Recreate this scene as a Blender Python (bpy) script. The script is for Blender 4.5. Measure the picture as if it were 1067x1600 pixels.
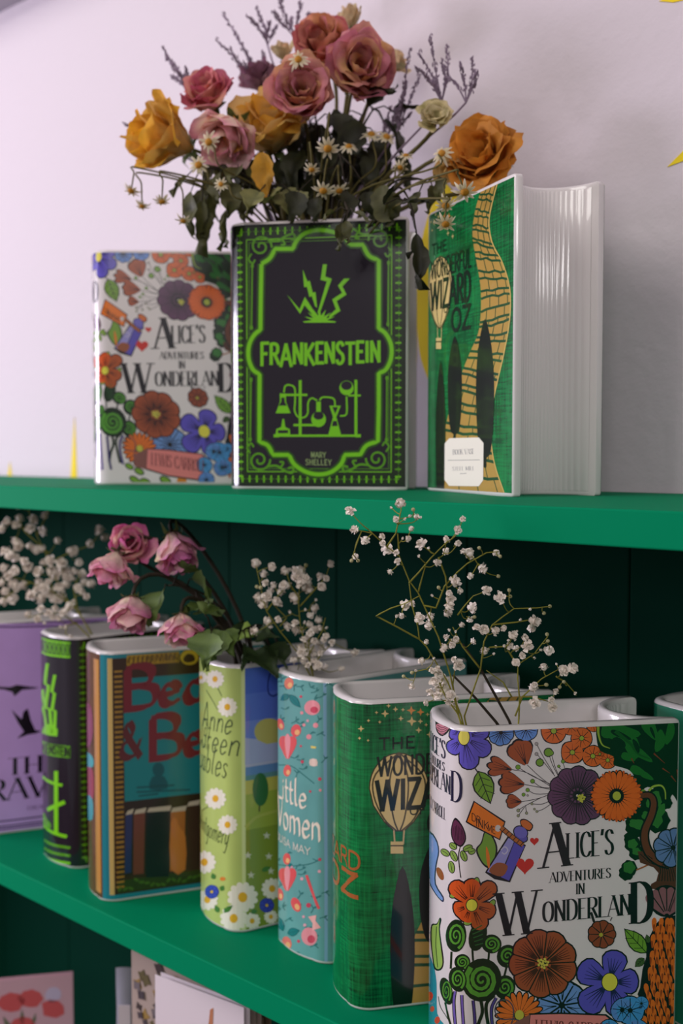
import bpy, bmesh, math, random
from mathutils import Vector, Matrix, noise

for _o in list(bpy.data.objects):
    bpy.data.objects.remove(_o)
scene = bpy.context.scene
COL = scene.collection
PI = math.pi
H = 0.18                      # height of one book vase in metres; plans below are in units of H

# ------------------------------------------------------------------ camera
FPX, CXP, CYP = 1780.0, 533.5, 800.0
PITCH, YAW = 0.052, 0.758
CAM_H = 1.35                  # camera height above the floor
CAM = Vector((2.37 * H, -2.5038 * H, CAM_H))
cam_data = bpy.data.cameras.new('camera')
cam = bpy.data.objects.new('camera', cam_data)
COL.objects.link(cam)
cam.location = CAM
cam.rotation_euler = (PI / 2 - PITCH, 0, YAW)
cam_data.sensor_fit = 'VERTICAL'
cam_data.sensor_width = 36
cam_data.sensor_height = 36
cam_data.lens = FPX / 1600 * 36
cam_data.clip_start = 0.02
cam_data.dof.use_dof = True
cam_data.dof.focus_distance = 3.28 * H
cam_data.dof.aperture_fstop = 7.5
scene.camera = cam

# ------------------------------------------------------------------ light
world = bpy.data.worlds.new('room_light')
scene.world = world
world.use_nodes = True
world.node_tree.nodes['Background'].inputs[0].default_value = (0.84, 0.80, 0.82, 1)
world.node_tree.nodes['Background'].inputs[1].default_value = 0.22


def area(name, loc, target, sx, sy, power, col):
    l = bpy.data.lights.new(name, 'AREA')
    l.shape = 'RECTANGLE'
    l.size, l.size_y, l.energy, l.color = sx, sy, power, col
    o = bpy.data.objects.new(name, l)
    COL.objects.link(o)
    o.location = loc
    o.rotation_euler = (Vector(target) - Vector(loc)).to_track_quat('-Z', 'Y').to_euler()
    return o


# daylight from a window in the left part of the room, a ceiling lamp in front of the shelves and an added fill behind the camera
area('window_daylight', (-1.70, -1.00, 1.46), (-0.25, 0.1, 1.38), 0.9, 0.42, 27, (0.90, 0.83, 1.0))
area('added_front_fill', (2.0, -2.3, 2.46), (-0.2, 0.1, 1.25), 1.7, 0.4, 25, (1.0, 0.95, 0.95))  # unseen fill, added to brighten the covers and the wall beside Oz
area('ceiling_lamp', (-0.50, -1.15, 2.40), (0.0, 0.1, 1.2), 0.8, 0.8, 10, (1.0, 0.96, 0.92))

scene.view_settings.view_transform = 'Standard'
scene.view_settings.look = 'None'
scene.view_settings.exposure = 0.0
scene.view_settings.gamma = 1.0
scene.view_settings.use_curve_mapping = False

# ------------------------------------------------------------------ helpers
ZU, ZL, TU = -0.1385, -1.7763, 0.0942      # shelf tops relative to the camera, shelf thickness (in H)
ZB = ZL - 1.62                             # the shelf below the frame
WALL_Y = 1.10


def S(x, y, z):
    """shelf plan coordinates (units of H, z relative to the camera) to world metres"""
    return Vector((x * H, y * H, CAM_H + z * H))


def ray(px, py):
    x, z = (px - CXP) / FPX, -(py - CYP) / FPX
    c, s = math.cos(PITCH), math.sin(PITCH)
    y, z = c + z * s, -s + z * c
    c, s = math.cos(YAW), math.sin(YAW)
    return Vector((c * x - s * y, s * x + c * y, z))


def at(px, py, depth):
    """photo pixel and depth (units of H) to a world point"""
    return CAM + ray(px, py) * (depth * H)


def at_y(px, py, ys):
    r = ray(px, py)
    return CAM + r * ((ys * H - CAM.y) / r.y)


def at_z(px, py, zs):
    r = ray(px, py)
    return CAM + r * (zs * H / r.z)


def pxm(n, depth):
    """n photo pixels at a depth, in metres"""
    return n * depth * H / FPX


RIGHT = Vector((math.cos(YAW), math.sin(YAW), 0))
TOWARD = Vector((math.sin(YAW), -math.cos(YAW), 0))


def camdir(r, u, t):
    return (RIGHT * r + Vector((0, 0, 1)) * u + TOWARD * t).normalized()


def lin(c):
    return tuple(((v / 255) / 12.92 if v / 255 <= 0.04045 else ((v / 255 + 0.055) / 1.055) ** 2.4) for v in c)


def mat(name, col, rough=0.5, spec=0.5, coat=0.0, bump=0.0, bscale=200.0, var=0.0, vscale=8.0, trans=0.0):
    m = bpy.data.materials.new(name)
    m.use_nodes = True
    nt = m.node_tree
    b = nt.nodes['Principled BSDF']
    b.inputs['Base Color'].default_value = (*lin(col), 1)
    b.inputs['Roughness'].default_value = rough
    b.inputs['Specular IOR Level'].default_value = spec
    b.inputs['Coat Weight'].default_value = coat
    b.inputs['Coat Roughness'].default_value = 0.06
    tc = nt.nodes.new('ShaderNodeTexCoord')
    if var > 0:
        n = nt.nodes.new('ShaderNodeTexNoise')
        n.inputs['Scale'].default_value = vscale
        n.inputs['Detail'].default_value = 5
        nt.links.new(tc.outputs['Object'], n.inputs['Vector'])
        mx = nt.nodes.new('ShaderNodeMixRGB')
        mx.blend_type = 'MULTIPLY'
        mx.inputs[0].default_value = var
        mx.inputs[1].default_value = (*lin(col), 1)
        rp = nt.nodes.new('ShaderNodeValToRGB')
        rp.color_ramp.elements[0].position = 0.3
        rp.color_ramp.elements[0].color = (0.35, 0.35, 0.35, 1)
        rp.color_ramp.elements[1].position = 0.7
        rp.color_ramp.elements[1].color = (1.3, 1.3, 1.3, 1)
        nt.links.new(n.outputs['Fac'], rp.inputs[0])
        nt.links.new(rp.outputs[0], mx.inputs[2])
        nt.links.new(mx.outputs[0], b.inputs['Base Color'])
    if bump > 0:
        n2 = nt.nodes.new('ShaderNodeTexNoise')
        n2.inputs['Scale'].default_value = bscale
        n2.inputs['Detail'].default_value = 3
        nt.links.new(tc.outputs['Object'], n2.inputs['Vector'])
        bp = nt.nodes.new('ShaderNodeBump')
        bp.inputs['Strength'].default_value = bump
        bp.inputs['Distance'].default_value = 0.002
        nt.links.new(n2.outputs['Fac'], bp.inputs['Height'])
        nt.links.new(bp.outputs[0], b.inputs['Normal'])
    return m


def attr_mat(name, rough, coat, trans=0.0, bump=0.0):
    """colour comes from the mesh's own colour attribute (the print, or a petal's pigment)"""
    m = bpy.data.materials.new(name)
    m.use_nodes = True
    nt = m.node_tree
    b = nt.nodes['Principled BSDF']
    a = nt.nodes.new('ShaderNodeVertexColor')
    a.layer_name = 'Col'
    nt.links.new(a.outputs[0], b.inputs['Base Color'])
    b.inputs['Roughness'].default_value = rough
    b.inputs['Coat Weight'].default_value = coat
    b.inputs['Coat Roughness'].default_value = 0.07
    if bump > 0:
        tc = nt.nodes.new('ShaderNodeTexCoord')
        n2 = nt.nodes.new('ShaderNodeTexNoise')
        n2.inputs['Scale'].default_value = 260
        nt.links.new(tc.outputs['Object'], n2.inputs['Vector'])
        bp = nt.nodes.new('ShaderNodeBump')
        bp.inputs['Strength'].default_value = bump
        bp.inputs['Distance'].default_value = 0.001
        nt.links.new(n2.outputs['Fac'], bp.inputs['Height'])
        nt.links.new(bp.outputs[0], b.inputs['Normal'])
    if trans > 0:
        t = nt.nodes.new('ShaderNodeBsdfTranslucent')
        nt.links.new(a.outputs[0], t.inputs[0])
        mx = nt.nodes.new('ShaderNodeMixShader')
        mx.inputs[0].default_value = trans
        out = nt.nodes['Material Output']
        nt.links.new(b.outputs[0], mx.inputs[1])
        nt.links.new(t.outputs[0], mx.inputs[2])
        nt.links.new(mx.outputs[0], out.inputs[0])
    return m


def cloth_mat(name, c0, c1):
    """brushed two-tone glaze: crossed fine streaks of two colours"""
    m = bpy.data.materials.new(name)
    m.use_nodes = True
    nt = m.node_tree
    b = nt.nodes['Principled BSDF']
    tc = nt.nodes.new('ShaderNodeTexCoord')
    facs = []
    for sc in ((60, 60, 900), (900, 900, 50)):
        mp = nt.nodes.new('ShaderNodeMapping')
        mp.inputs['Scale'].default_value = sc
        n = nt.nodes.new('ShaderNodeTexNoise')
        n.inputs['Scale'].default_value = 1.0
        n.inputs['Detail'].default_value = 3
        nt.links.new(tc.outputs['Object'], mp.inputs[0])
        nt.links.new(mp.outputs[0], n.inputs['Vector'])
        facs.append(n)
    big = nt.nodes.new('ShaderNodeTexNoise')
    big.inputs['Scale'].default_value = 28
    big.inputs['Detail'].default_value = 3
    nt.links.new(tc.outputs['Object'], big.inputs['Vector'])
    ad = nt.nodes.new('ShaderNodeMath')
    ad.operation = 'ADD'
    nt.links.new(facs[0].outputs['Fac'], ad.inputs[0])
    nt.links.new(facs[1].outputs['Fac'], ad.inputs[1])
    ad2 = nt.nodes.new('ShaderNodeMath')
    ad2.operation = 'ADD'
    nt.links.new(ad.outputs[0], ad2.inputs[0])
    nt.links.new(big.outputs['Fac'], ad2.inputs[1])
    rp = nt.nodes.new('ShaderNodeValToRGB')
    mr = nt.nodes.new('ShaderNodeMapRange')
    mr.inputs[1].default_value = 1.1
    mr.inputs[2].default_value = 1.9
    nt.links.new(ad2.outputs[0], mr.inputs[0])
    nt.links.new(mr.outputs[0], rp.inputs[0])
    rp.color_ramp.elements[0].color = (*lin(c0), 1)
    rp.color_ramp.elements[1].color = (*lin(c1), 1)
    nt.links.new(rp.outputs[0], b.inputs['Base Color'])
    b.inputs['Roughness'].default_value = 0.22
    b.inputs['Coat Weight'].default_value = 0.6
    b.inputs['Coat Roughness'].default_value = 0.06
    return m


M_CERAMIC = mat('white_glazed_ceramic', (226, 220, 218), 0.16, 0.5, 0.5)
M_PRINT = attr_mat('glossy_print', 0.22, 0.6)
M_CARDPRINT = attr_mat('matt_print', 0.6, 0.0)
M_PETAL = attr_mat('dried_petal', 0.7, 0.0, 0.35, 0.6)
M_LEAF = attr_mat('dried_leaf', 0.6, 0.0, 0.15, 0.3)
M_STEM = mat('dried_stem', (92, 84, 42), 0.75, 0.3, var=0.4, vscale=60)
M_DARKSTEM = mat('dark_dried_stem', (46, 38, 26), 0.75, 0.3, var=0.4, vscale=60)
M_GREENSTEM = mat('yellow_green_stem', (136, 132, 48), 0.7, 0.3, var=0.35, vscale=60)
M_PURPLE = mat('grey_purple_calyx', (140, 122, 140), 0.85, 0.2, var=0.4, vscale=90)
M_GYP = mat('cream_white_petal', (236, 226, 214), 0.8, 0.2)
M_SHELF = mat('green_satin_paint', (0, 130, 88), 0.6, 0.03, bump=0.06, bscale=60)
M_BACK = mat('shade_darkened_green_paint', (0, 46, 33), 0.8, 0.06, bump=0.05, bscale=60)  # shelf green darkened: the shade inside the case is put into the colour
M_WALL = mat('lavender_white_wall', (216, 206, 212), 0.85, 0.2, bump=0.3, bscale=110)
M_TRIM = mat('grey_painted_bulkhead', (176, 168, 180), 0.8, 0.2)
M_FLOOR = mat('wood_floor', (120, 92, 66), 0.5, 0.4, var=0.5, vscale=5)
M_YELLOW = mat('yellow_wall_paint', (240, 212, 30), 0.7, 0.3)


def link(name, me, m=None, parent=None):
    o = bpy.data.objects.new(name, me)
    COL.objects.link(o)
    if m is not None and me is not None and not me.materials:
        me.materials.append(m)
    if parent is not None:
        o.parent = parent
    return o


def thing(name, label, cat, loc=(0, 0, 0), rz=0, group=None):
    o = bpy.data.objects.new(name, None)
    COL.objects.link(o)
    o.empty_display_size = 0.02
    o.location = loc
    o.rotation_euler = (0, 0, rz)
    o['label'], o['category'] = label, cat
    if group:
        o['group'] = group
    return o


def tag(o, label, cat, group=None):
    o['label'], o['category'] = label, cat
    if group:
        o['group'] = group
    return o


def mesh(name, verts, faces, smooth=False):
    me = bpy.data.meshes.new(name)
    me.from_pydata([tuple(v) for v in verts], [], faces)
    me.update()
    if smooth:
        me.polygons.foreach_set('use_smooth', [True] * len(me.polygons))
    return me


def box_mesh(name, lo, hi, bev=0.0):
    bm = bmesh.new()
    bmesh.ops.create_cube(bm, size=1)
    for v in bm.verts:
        for k in range(3):
            v.co[k] = lo[k] + (v.co[k] + 0.5) * (hi[k] - lo[k])
    if bev > 0:
        bmesh.ops.bevel(bm, geom=bm.edges[:], offset=bev, segments=2, affect='EDGES', profile=0.5)
    me = bpy.data.meshes.new(name)
    bm.to_mesh(me)
    bm.free()
    return me


def spline(pts, n=6):
    """Catmull-Rom through the points"""
    pts = [tuple(p) for p in pts]
    if len(pts) < 3:
        return pts
    P = [tuple(2 * a - b for a, b in zip(pts[0], pts[1]))] + pts + [tuple(2 * a - b for a, b in zip(pts[-1], pts[-2]))]
    out = []
    for i in range(1, len(P) - 2):
        for k in range(n):
            t = k / n
            out.append(tuple(0.5 * (2 * b + (c - a) * t + (2 * a - 5 * b + 4 * c - d) * t * t + (3 * b - a - 3 * c + d) * t ** 3)
                             for a, b, c, d in zip(P[i - 1], P[i], P[i + 1], P[i + 2])))
    out.append(pts[-1])
    return out


class Tubes:
    """tapered tubes gathered into one mesh"""
    def __init__(s):
        s.v, s.f = [], []

    def add(s, pts, r0, r1=None, sides=5):
        pts = [Vector(p) for p in pts]
        if r1 is None:
            r1 = r0
        n = len(pts)
        base = len(s.v)
        ref = Vector((0.31, 0.52, 0.79)).normalized()
        for i, p in enumerate(pts):
            d = (pts[min(i + 1, n - 1)] - pts[max(i - 1, 0)])
            d = d.normalized() if d.length > 1e-9 else Vector((0, 0, 1))
            a = d.cross(ref)
            a = a.normalized() if a.length > 1e-6 else Vector((1, 0, 0))
            b = d.cross(a)
            r = r0 + (r1 - r0) * i / max(1, n - 1)
            for k in range(sides):
                t = 2 * PI * k / sides
                s.v.append(p + a * (r * math.cos(t)) + b * (r * math.sin(t)))
        for i in range(n - 1):
            for k in range(sides):
                k2 = (k + 1) % sides
                s.f.append((base + i * sides + k, base + i * sides + k2, base + (i + 1) * sides + k2, base + (i + 1) * sides + k))
        s.f.append(tuple(base + k for k in reversed(range(sides))))
        s.f.append(tuple(base + (n - 1) * sides + k for k in range(sides)))

    def build(s, name, m, parent):
        me = mesh(name, s.v, s.f, True)
        return link(name, me, m, parent)


# ------------------------------------------------------------------ the setting
FLOOR_Z = 0.0
wall = link('wall_back', box_mesh('wall_back', (-3.2, WALL_Y * H, 0), (2.6, WALL_Y * H + 0.12, 2.7)), M_WALL)
wall['kind'] = 'structure'
floor = link('floor', box_mesh('floor', (-3.2, -3.4, -0.1), (2.6, WALL_Y * H + 0.12, 0)), M_FLOOR)
floor['kind'] = 'structure'
ceil_ = link('ceiling', box_mesh('ceiling', (-3.2, -3.4, 2.7), (2.6, WALL_Y * H + 0.12, 2.8)), M_WALL)
ceil_['kind'] = 'structure'
# grey bulkhead running along the top of the wall; its lower edge cuts the corner of the picture
bz = at_y(0, 20, WALL_Y).z
tr = link('trim_1', box_mesh('trim_1', (-3.2, (WALL_Y - 0.28) * H, bz), (2.6, WALL_Y * H, bz + 0.25)), M_TRIM)
tr['kind'] = 'structure'


def wall_mark(pts):
    vs = [at_y(x, y, WALL_Y) for x, y in pts]
    n = len(vs)
    verts = [v + Vector((0, -0.0006, 0)) for v in vs] + [v + Vector((0, 0.002, 0)) for v in vs]
    faces = [tuple(range(n))] + [(i, i + n, (i + 1) % n + n, (i + 1) % n) for i in range(n)]
    o = link('painted_ray', mesh('painted_ray', verts, faces), M_YELLOW, wall)
    return o


wall_mark(spline([(697, 286), (676, 320), (661, 370), (653, 430), (652, 500), (657, 555), (669, 592)], 5) + spline([(700, 560), (728, 470), (735, 380), (722, 320), (697, 286)], 4)[:-1])
wall_mark([(117, 652), (121, 760), (110, 760)])
wall_mark([(16, 722), (21, 762), (10, 762)])
wall_mark([(1043, 261), (1067, 237), (1100, 200), (1120, 190), (1090, 245), (1067, 252)])
wall_mark([(1030, 2), (1052, 4), (1090, -4), (1120, -30), (1060, -10)])

# bookcase: fixed boards, painted green
X0, X1 = -4.6, 1.9
bc = thing('bookcase', 'green painted bookcase carrying rows of book shaped vases', 'bookcase', S(-1.3, 0.5, -CAM_H / H))
bc_off = -bc.location


def bc_board(name, lo, hi, m, bev=0.0):
    a, b = S(*lo) + bc_off, S(*hi) + bc_off
    return link(name, box_mesh(name, a, b, bev), m, bc)


bc_board('top_shelf', (X0, 0, ZU - TU), (X1, WALL_Y - 0.004, ZU), M_SHELF, 0.0008)
bc_board('shelf', (X0 + 0.1, 0, ZL - TU), (X1 - 0.1, WALL_Y - 0.08, ZL), M_SHELF, 0.0008)
bc_board('shelf', (X0 + 0.1, 0, ZB - TU), (X1 - 0.1, WALL_Y - 0.08, ZB), M_SHELF, 0.0008)
zf = -CAM_H / H
bc_board('side_panel', (X0, 0.01, zf), (X0 + 0.1, WALL_Y - 0.004, ZU - TU), M_SHELF, 0.0008)
bc_board('side_panel', (X1 - 0.1, 0.01, zf), (X1, WALL_Y - 0.004, ZU - TU), M_SHELF, 0.0008)
# back boards with narrow grooves between them
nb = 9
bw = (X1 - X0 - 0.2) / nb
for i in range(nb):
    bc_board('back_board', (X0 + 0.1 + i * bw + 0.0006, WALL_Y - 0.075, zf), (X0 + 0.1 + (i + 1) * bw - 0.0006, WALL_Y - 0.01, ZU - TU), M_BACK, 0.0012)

# ------------------------------------------------------------------ book vases
VW, VT, VR = 0.6871, 0.3258, 0.075         # cover width, thickness, spine corner radius (in H)
BULGE, BOARD, SCOOP, WTH = 0.014, 0.026, 0.145, 0.03


def scoop_x(y, k=1.0):
    s = max(-1, min(1, (y - VT / 2) / (VT / 2 - BOARD))) * k
    return VW - SCOOP * (max(0.0, 1 - s * s)) ** 0.62


def outlines(hs=1.0):
    """outer and inner plan outline with the same number of points, in H"""
    out, inn = [], []
    w, t, r = VW, VT, VR
    wi = scoop_x(WTH, 0.8) - WTH
    ri = r * 0.75

    def seg(a, b, n, ai, bi):
        for k in range(n):
            f = k / n
            out.append((a[0] + (b[0] - a[0]) * f, a[1] + (b[1] - a[1]) * f))
            inn.append((ai[0] + (bi[0] - ai[0]) * f, ai[1] + (bi[1] - ai[1]) * f))
    seg((w - 0.008, 0), (r, 0), 8, (wi, WTH), (WTH + ri, WTH))
    nc = 7
    for k in range(nc):
        a = -PI / 2 - PI / 2 * k / nc
        out.append((r + r * math.cos(a), r + r * math.sin(a)))
        inn.append((WTH + ri + ri * math.cos(a), WTH + ri + ri * math.sin(a)))
    ns = 8
    for k in range(ns):
        f = k / ns
        out.append((-BULGE * math.sin(PI * f) ** 0.8, r + (t - 2 * r) * f))
        inn.append((WTH, WTH + ri + (t - 2 * WTH - 2 * ri) * f))
    for k in range(nc):
        a = PI - PI / 2 * k / nc
        out.append((r + r * math.cos(a), t - r + r * math.sin(a)))
        inn.append((WTH + ri + ri * math.cos(a), t - WTH - ri + ri * math.sin(a)))
    seg((r, t), (w - 0.008, t), 8, (WTH + ri, t - WTH), (wi, t - WTH))
    # far board tip, concave page edge, near board tip
    for p in ((w - 0.008, t), (w, t - 0.008), (w, t - BOARD)):
        out.append(p)
        inn.append((wi, t - WTH))
    na = 22
    for k in range(1, na):
        y = t - BOARD - (t - 2 * BOARD) * (0.5 - 0.5 * math.cos(PI * k / na))
        out.append((scoop_x(y), y))
        yi = t - WTH - (t - 2 * WTH) * (0.5 - 0.5 * math.cos(PI * k / na))
        inn.append((scoop_x(yi, 0.8) - WTH, yi))
    for p in ((w, BOARD), (w, 0.008)):
        out.append(p)
        inn.append((wi, WTH))
    return out, inn


OUT_PL, INN_PL = outlines()
ME_CACHE = {}


def vase_body_mesh(hs):
    key = ('body', hs)
    if key in ME_CACHE:
        return ME_CACHE[key]
    n = len(OUT_PL)
    cx, cy = VW / 2, VT / 2
    rings = []

    def ring(frac_d, z):
        rr = []
        for (a, b), (c, d) in zip(OUT_PL, INN_PL):
            L = math.hypot(c - a, d - b)
            if frac_d <= 0.0161:
                f = min(0.45, frac_d / L)
            else:
                f = frac_d
            rr.append(((a + (c - a) * f - cx) * H, (b + (d - b) * f - cy) * H, z * H))
        rings.append(rr)
    ring(0.009, 0.0)
    ring(0.003, 0.003)
    ring(0.0, 0.009)
    ring(0.0, hs - 0.016)
    ring(0.002, hs - 0.008)
    ring(0.006, hs - 0.003)
    ring(0.013, hs)
    ring(0.75, hs)
    ring(0.92, hs - 0.003)
    ring(1.0, hs - 0.010)
    ring(1.0, 0.05)
    verts = [p for r in rings for p in r]
    faces = []
    for k in range(len(rings) - 1):
        for i in range(n):
            j = (i + 1) % n
            faces.append((k * n + i, k * n + j, (k + 1) * n + j, (k + 1) * n + i))
    faces.append(tuple(range(n)))
    base = (len(rings) - 1) * n
    faces.append(tuple(base + i for i in reversed(range(n))))
    me = mesh('ceramic_body', verts, faces, True)
    bm = bmesh.new()
    bm.from_mesh(me)
    bmesh.ops.recalc_face_normals(bm, faces=bm.faces[:])
    bm.to_mesh(me)
    bm.free()
    me.set_sharp_from_angle(angle=math.radians(50))
    me.materials.append(M_CERAMIC)
    ME_CACHE[key] = me
    return me


def page_mesh(hs):
    """vertical ribs of the page block on the concave fore-edge"""
    key = ('page', hs)
    if key in ME_CACHE:
        return ME_CACHE[key]
    cx, cy = VW / 2, VT / 2
    verts, faces = [], []
    ribs, sub = 21, 6
    nn = ribs * sub
    y0, y1 = BOARD + 0.006, VT - BOARD - 0.006
    for i in range(nn + 1):
        y = y0 + (y1 - y0) * i / nn
        e = 0.0026 * abs(math.sin(PI * i / sub)) + 0.0012
        dx = (scoop_x(y + 0.002) - scoop_x(y - 0.002)) / 0.004
        L = math.hypot(1, dx)
        px, py = scoop_x(y) + e / L, y - e * dx / L
        for z in (0.012, 0.018, hs * 0.5, hs - 0.022, hs - 0.014):
            q = 0.0 if z in (0.012, hs - 0.014) else 1.0
            px2, py2 = scoop_x(y) + (px - scoop_x(y)) * q, y + (py - y) * q
            verts.append(((px2 - cx) * H, (py2 - cy) * H, z * H))
    for i in range(nn):
        for k in range(4):
            faces.append((i * 5 + k, (i + 1) * 5 + k, (i + 1) * 5 + k + 1, i * 5 + k + 1))
    me = mesh('page_ribs', verts, faces, True)
    me.materials.append(M_CERAMIC)
    ME_CACHE[key] = me
    return me


# unwrapped surface: u = 0 at the start of the rounded corner between near cover and spine,
# u > 0 along the near cover, u < 0 round the spine and along the far cover
UNW = [(VW - 0.008, 0.0)]
for _p in OUT_PL[8:8 + 7 + 8 + 7]:
    UNW.append(_p)
UNW += [(VR, VT), (VW - 0.008, VT)]
UU = [VW - 0.008 - VR]
for _i in range(1, len(UNW)):
    UU.append(UU[-1] - math.hypot(UNW[_i][0] - UNW[_i - 1][0], UNW[_i][1] - UNW[_i - 1][1]))
# normals at the points
UN = []
for _i in range(len(UNW)):
    _a, _b = UNW[max(0, _i - 1)], UNW[min(len(UNW) - 1, _i + 1)]
    if _i == 1:
        _a, _b = (0.5, 0), (0.4, 0)
    if _i == len(UNW) - 2:
        _a, _b = (0.4, 0), (0.5, 0)
    _d = (_b[0] - _a[0], _b[1] - _a[1])
    _L = math.hypot(*_d)
    UN.append((-_d[1] / _L * -1 * -1, _d[0] / _L))
UMAX, UMIN = UU[0], UU[-1]
USP = (UU[1] + UU[-2]) / 2                   # middle of the spine


def surf(u, z, e):
    """unwrapped (u, z) in H and lift e in metres to vase-local metres"""
    u = max(UMIN, min(UMAX, u))
    for i in range(1, len(UU)):
        if u >= UU[i] - 1e-9:
            f = (u - UU[i]) / (UU[i - 1] - UU[i])
            x = UNW[i][0] + (UNW[i - 1][0] - UNW[i][0]) * f
            y = UNW[i][1] + (UNW[i - 1][1] - UNW[i][1]) * f
            nx = UN[i][0] + (UN[i - 1][0] - UN[i][0]) * f
            ny = UN[i][1] + (UN[i - 1][1] - UN[i][1]) * f
            L = math.hypot(nx, ny)
            return Vector(((x - VW / 2) * H + nx / L * e, (y - VT / 2) * H + ny / L * e, z * H))
    return Vector((0, 0, 0))


class Vase:
    def __init__(s, name, label, cx, cy, th, zs, hs=1.0):
        """cx, cy: plan position (H) of the sharp near spine corner; th: plan angle"""
        s.hs = hs
        d = (math.cos(th), math.sin(th))
        n = (-math.sin(th), math.cos(th))
        ctr = (cx + d[0] * VW / 2 + n[0] * VT / 2, cy + d[1] * VW / 2 + n[1] * VT / 2)
        s.ctr = ctr
        s.zs = zs
        s.root = thing(name, label, 'vase', S(ctr[0], ctr[1], zs), th)
        s.mw = Matrix.Translation(S(ctr[0], ctr[1], zs)) @ Matrix.Rotation(th, 4, 'Z')
        s.inv = s.mw.inverted()
        link('ceramic_body', vase_body_mesh(hs), None, s.root)
        link('page_ribs', page_mesh(hs), None, s.root)
        s.depth = (S(ctr[0], ctr[1], zs) - CAM).dot(-TOWARD) / H

    def wrap(s, m, zlo=0.012, zhi=None, name='cover_glaze', u0=None, u1=None, e=4e-5):
        zhi = s.hs - 0.012 if zhi is None else zhi
        u0 = UMIN if u0 is None else u0
        u1 = UMAX if u1 is None else u1
        us = sorted(set([u0, u1] + [u for u in UU if u0 < u < u1]))
        verts, faces = [], []
        for u in us:
            verts.append(surf(u, zlo, e))
            verts.append(surf(u, zhi, e))
        for i in range(len(us) - 1):
            faces.append((i * 2, i * 2 + 2, i * 2 + 3, i * 2 + 1))
        s.cover = link(name, mesh(name, verts, faces, True), m, s.root)
        return s.cover

    def mouth(s, fx=0.4, fy=0.5, z=None):
        """a world point in the opening: fractions along width and thickness"""
        z = s.hs - 0.02 if z is None else z
        return s.mw @ Vector(((fx - 0.5) * VW * H, (fy - 0.5) * VT * H, z * H))

    def P(s, px, py):
        """photo pixel to unwrapped (u, z) on this vase, clamped to its silhouette"""
        o = s.inv @ CAM
        d = s.inv.to_3x3() @ ray(px, py)
        ox, oy = o.x / H + VW / 2, o.y / H + VT / 2
        dx, dy = d.x / H, d.y / H
        best = None
        for i in range(1, len(UNW) - 1):
            ax, ay = UNW[i - 1]
            bx, by = UNW[i]
            ex, ey = bx - ax, by - ay
            den = dx * ey - dy * ex
            if abs(den) < 1e-12:
                continue
            t = ((ax - ox) * ey - (ay - oy) * ex) / den
            k = ((ax - ox) * dy - (ay - oy) * dx) / den
            if t > 0 and -1e-6 <= k <= 1 + 1e-6:
                if best is None or t < best[0]:
                    best = (t, UU[i - 1] + (UU[i] - UU[i - 1]) * k)
        if best is None:
            bd = None
            for i in range(len(UNW) - 1):
                ax, ay = UNW[i]
                c = abs((ax - ox) * dy - (ay - oy) * dx)
                if bd is None or c < bd[0]:
                    t = ((ax - ox) * dx + (ay - oy) * dy) / (dx * dx + dy * dy)
                    bd = (c, t, UU[i])
            best = (bd[1], bd[2])
        t, u = best
        return (u, (o.z + d.z * t) / H)


# ------------------------------------------------------------------ print (flat artwork on the glaze)
def catm(pts, n=5, closed=False):
    if closed:
        m = len(pts)
        out = []
        for i in range(m):
            a, b, c, d = pts[(i - 1) % m], pts[i], pts[(i + 1) % m], pts[(i + 2) % m]
            for k in range(n):
                t = k / n
                out.append(tuple(0.5 * (2 * q + (r - p) * t + (2 * p - 5 * q + 4 * r - w) * t * t + (3 * q - p - 3 * r + w) * t ** 3)
                                 for p, q, r, w in zip(a, b, c, d)))
        return out
    return spline(pts, n)


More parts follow.
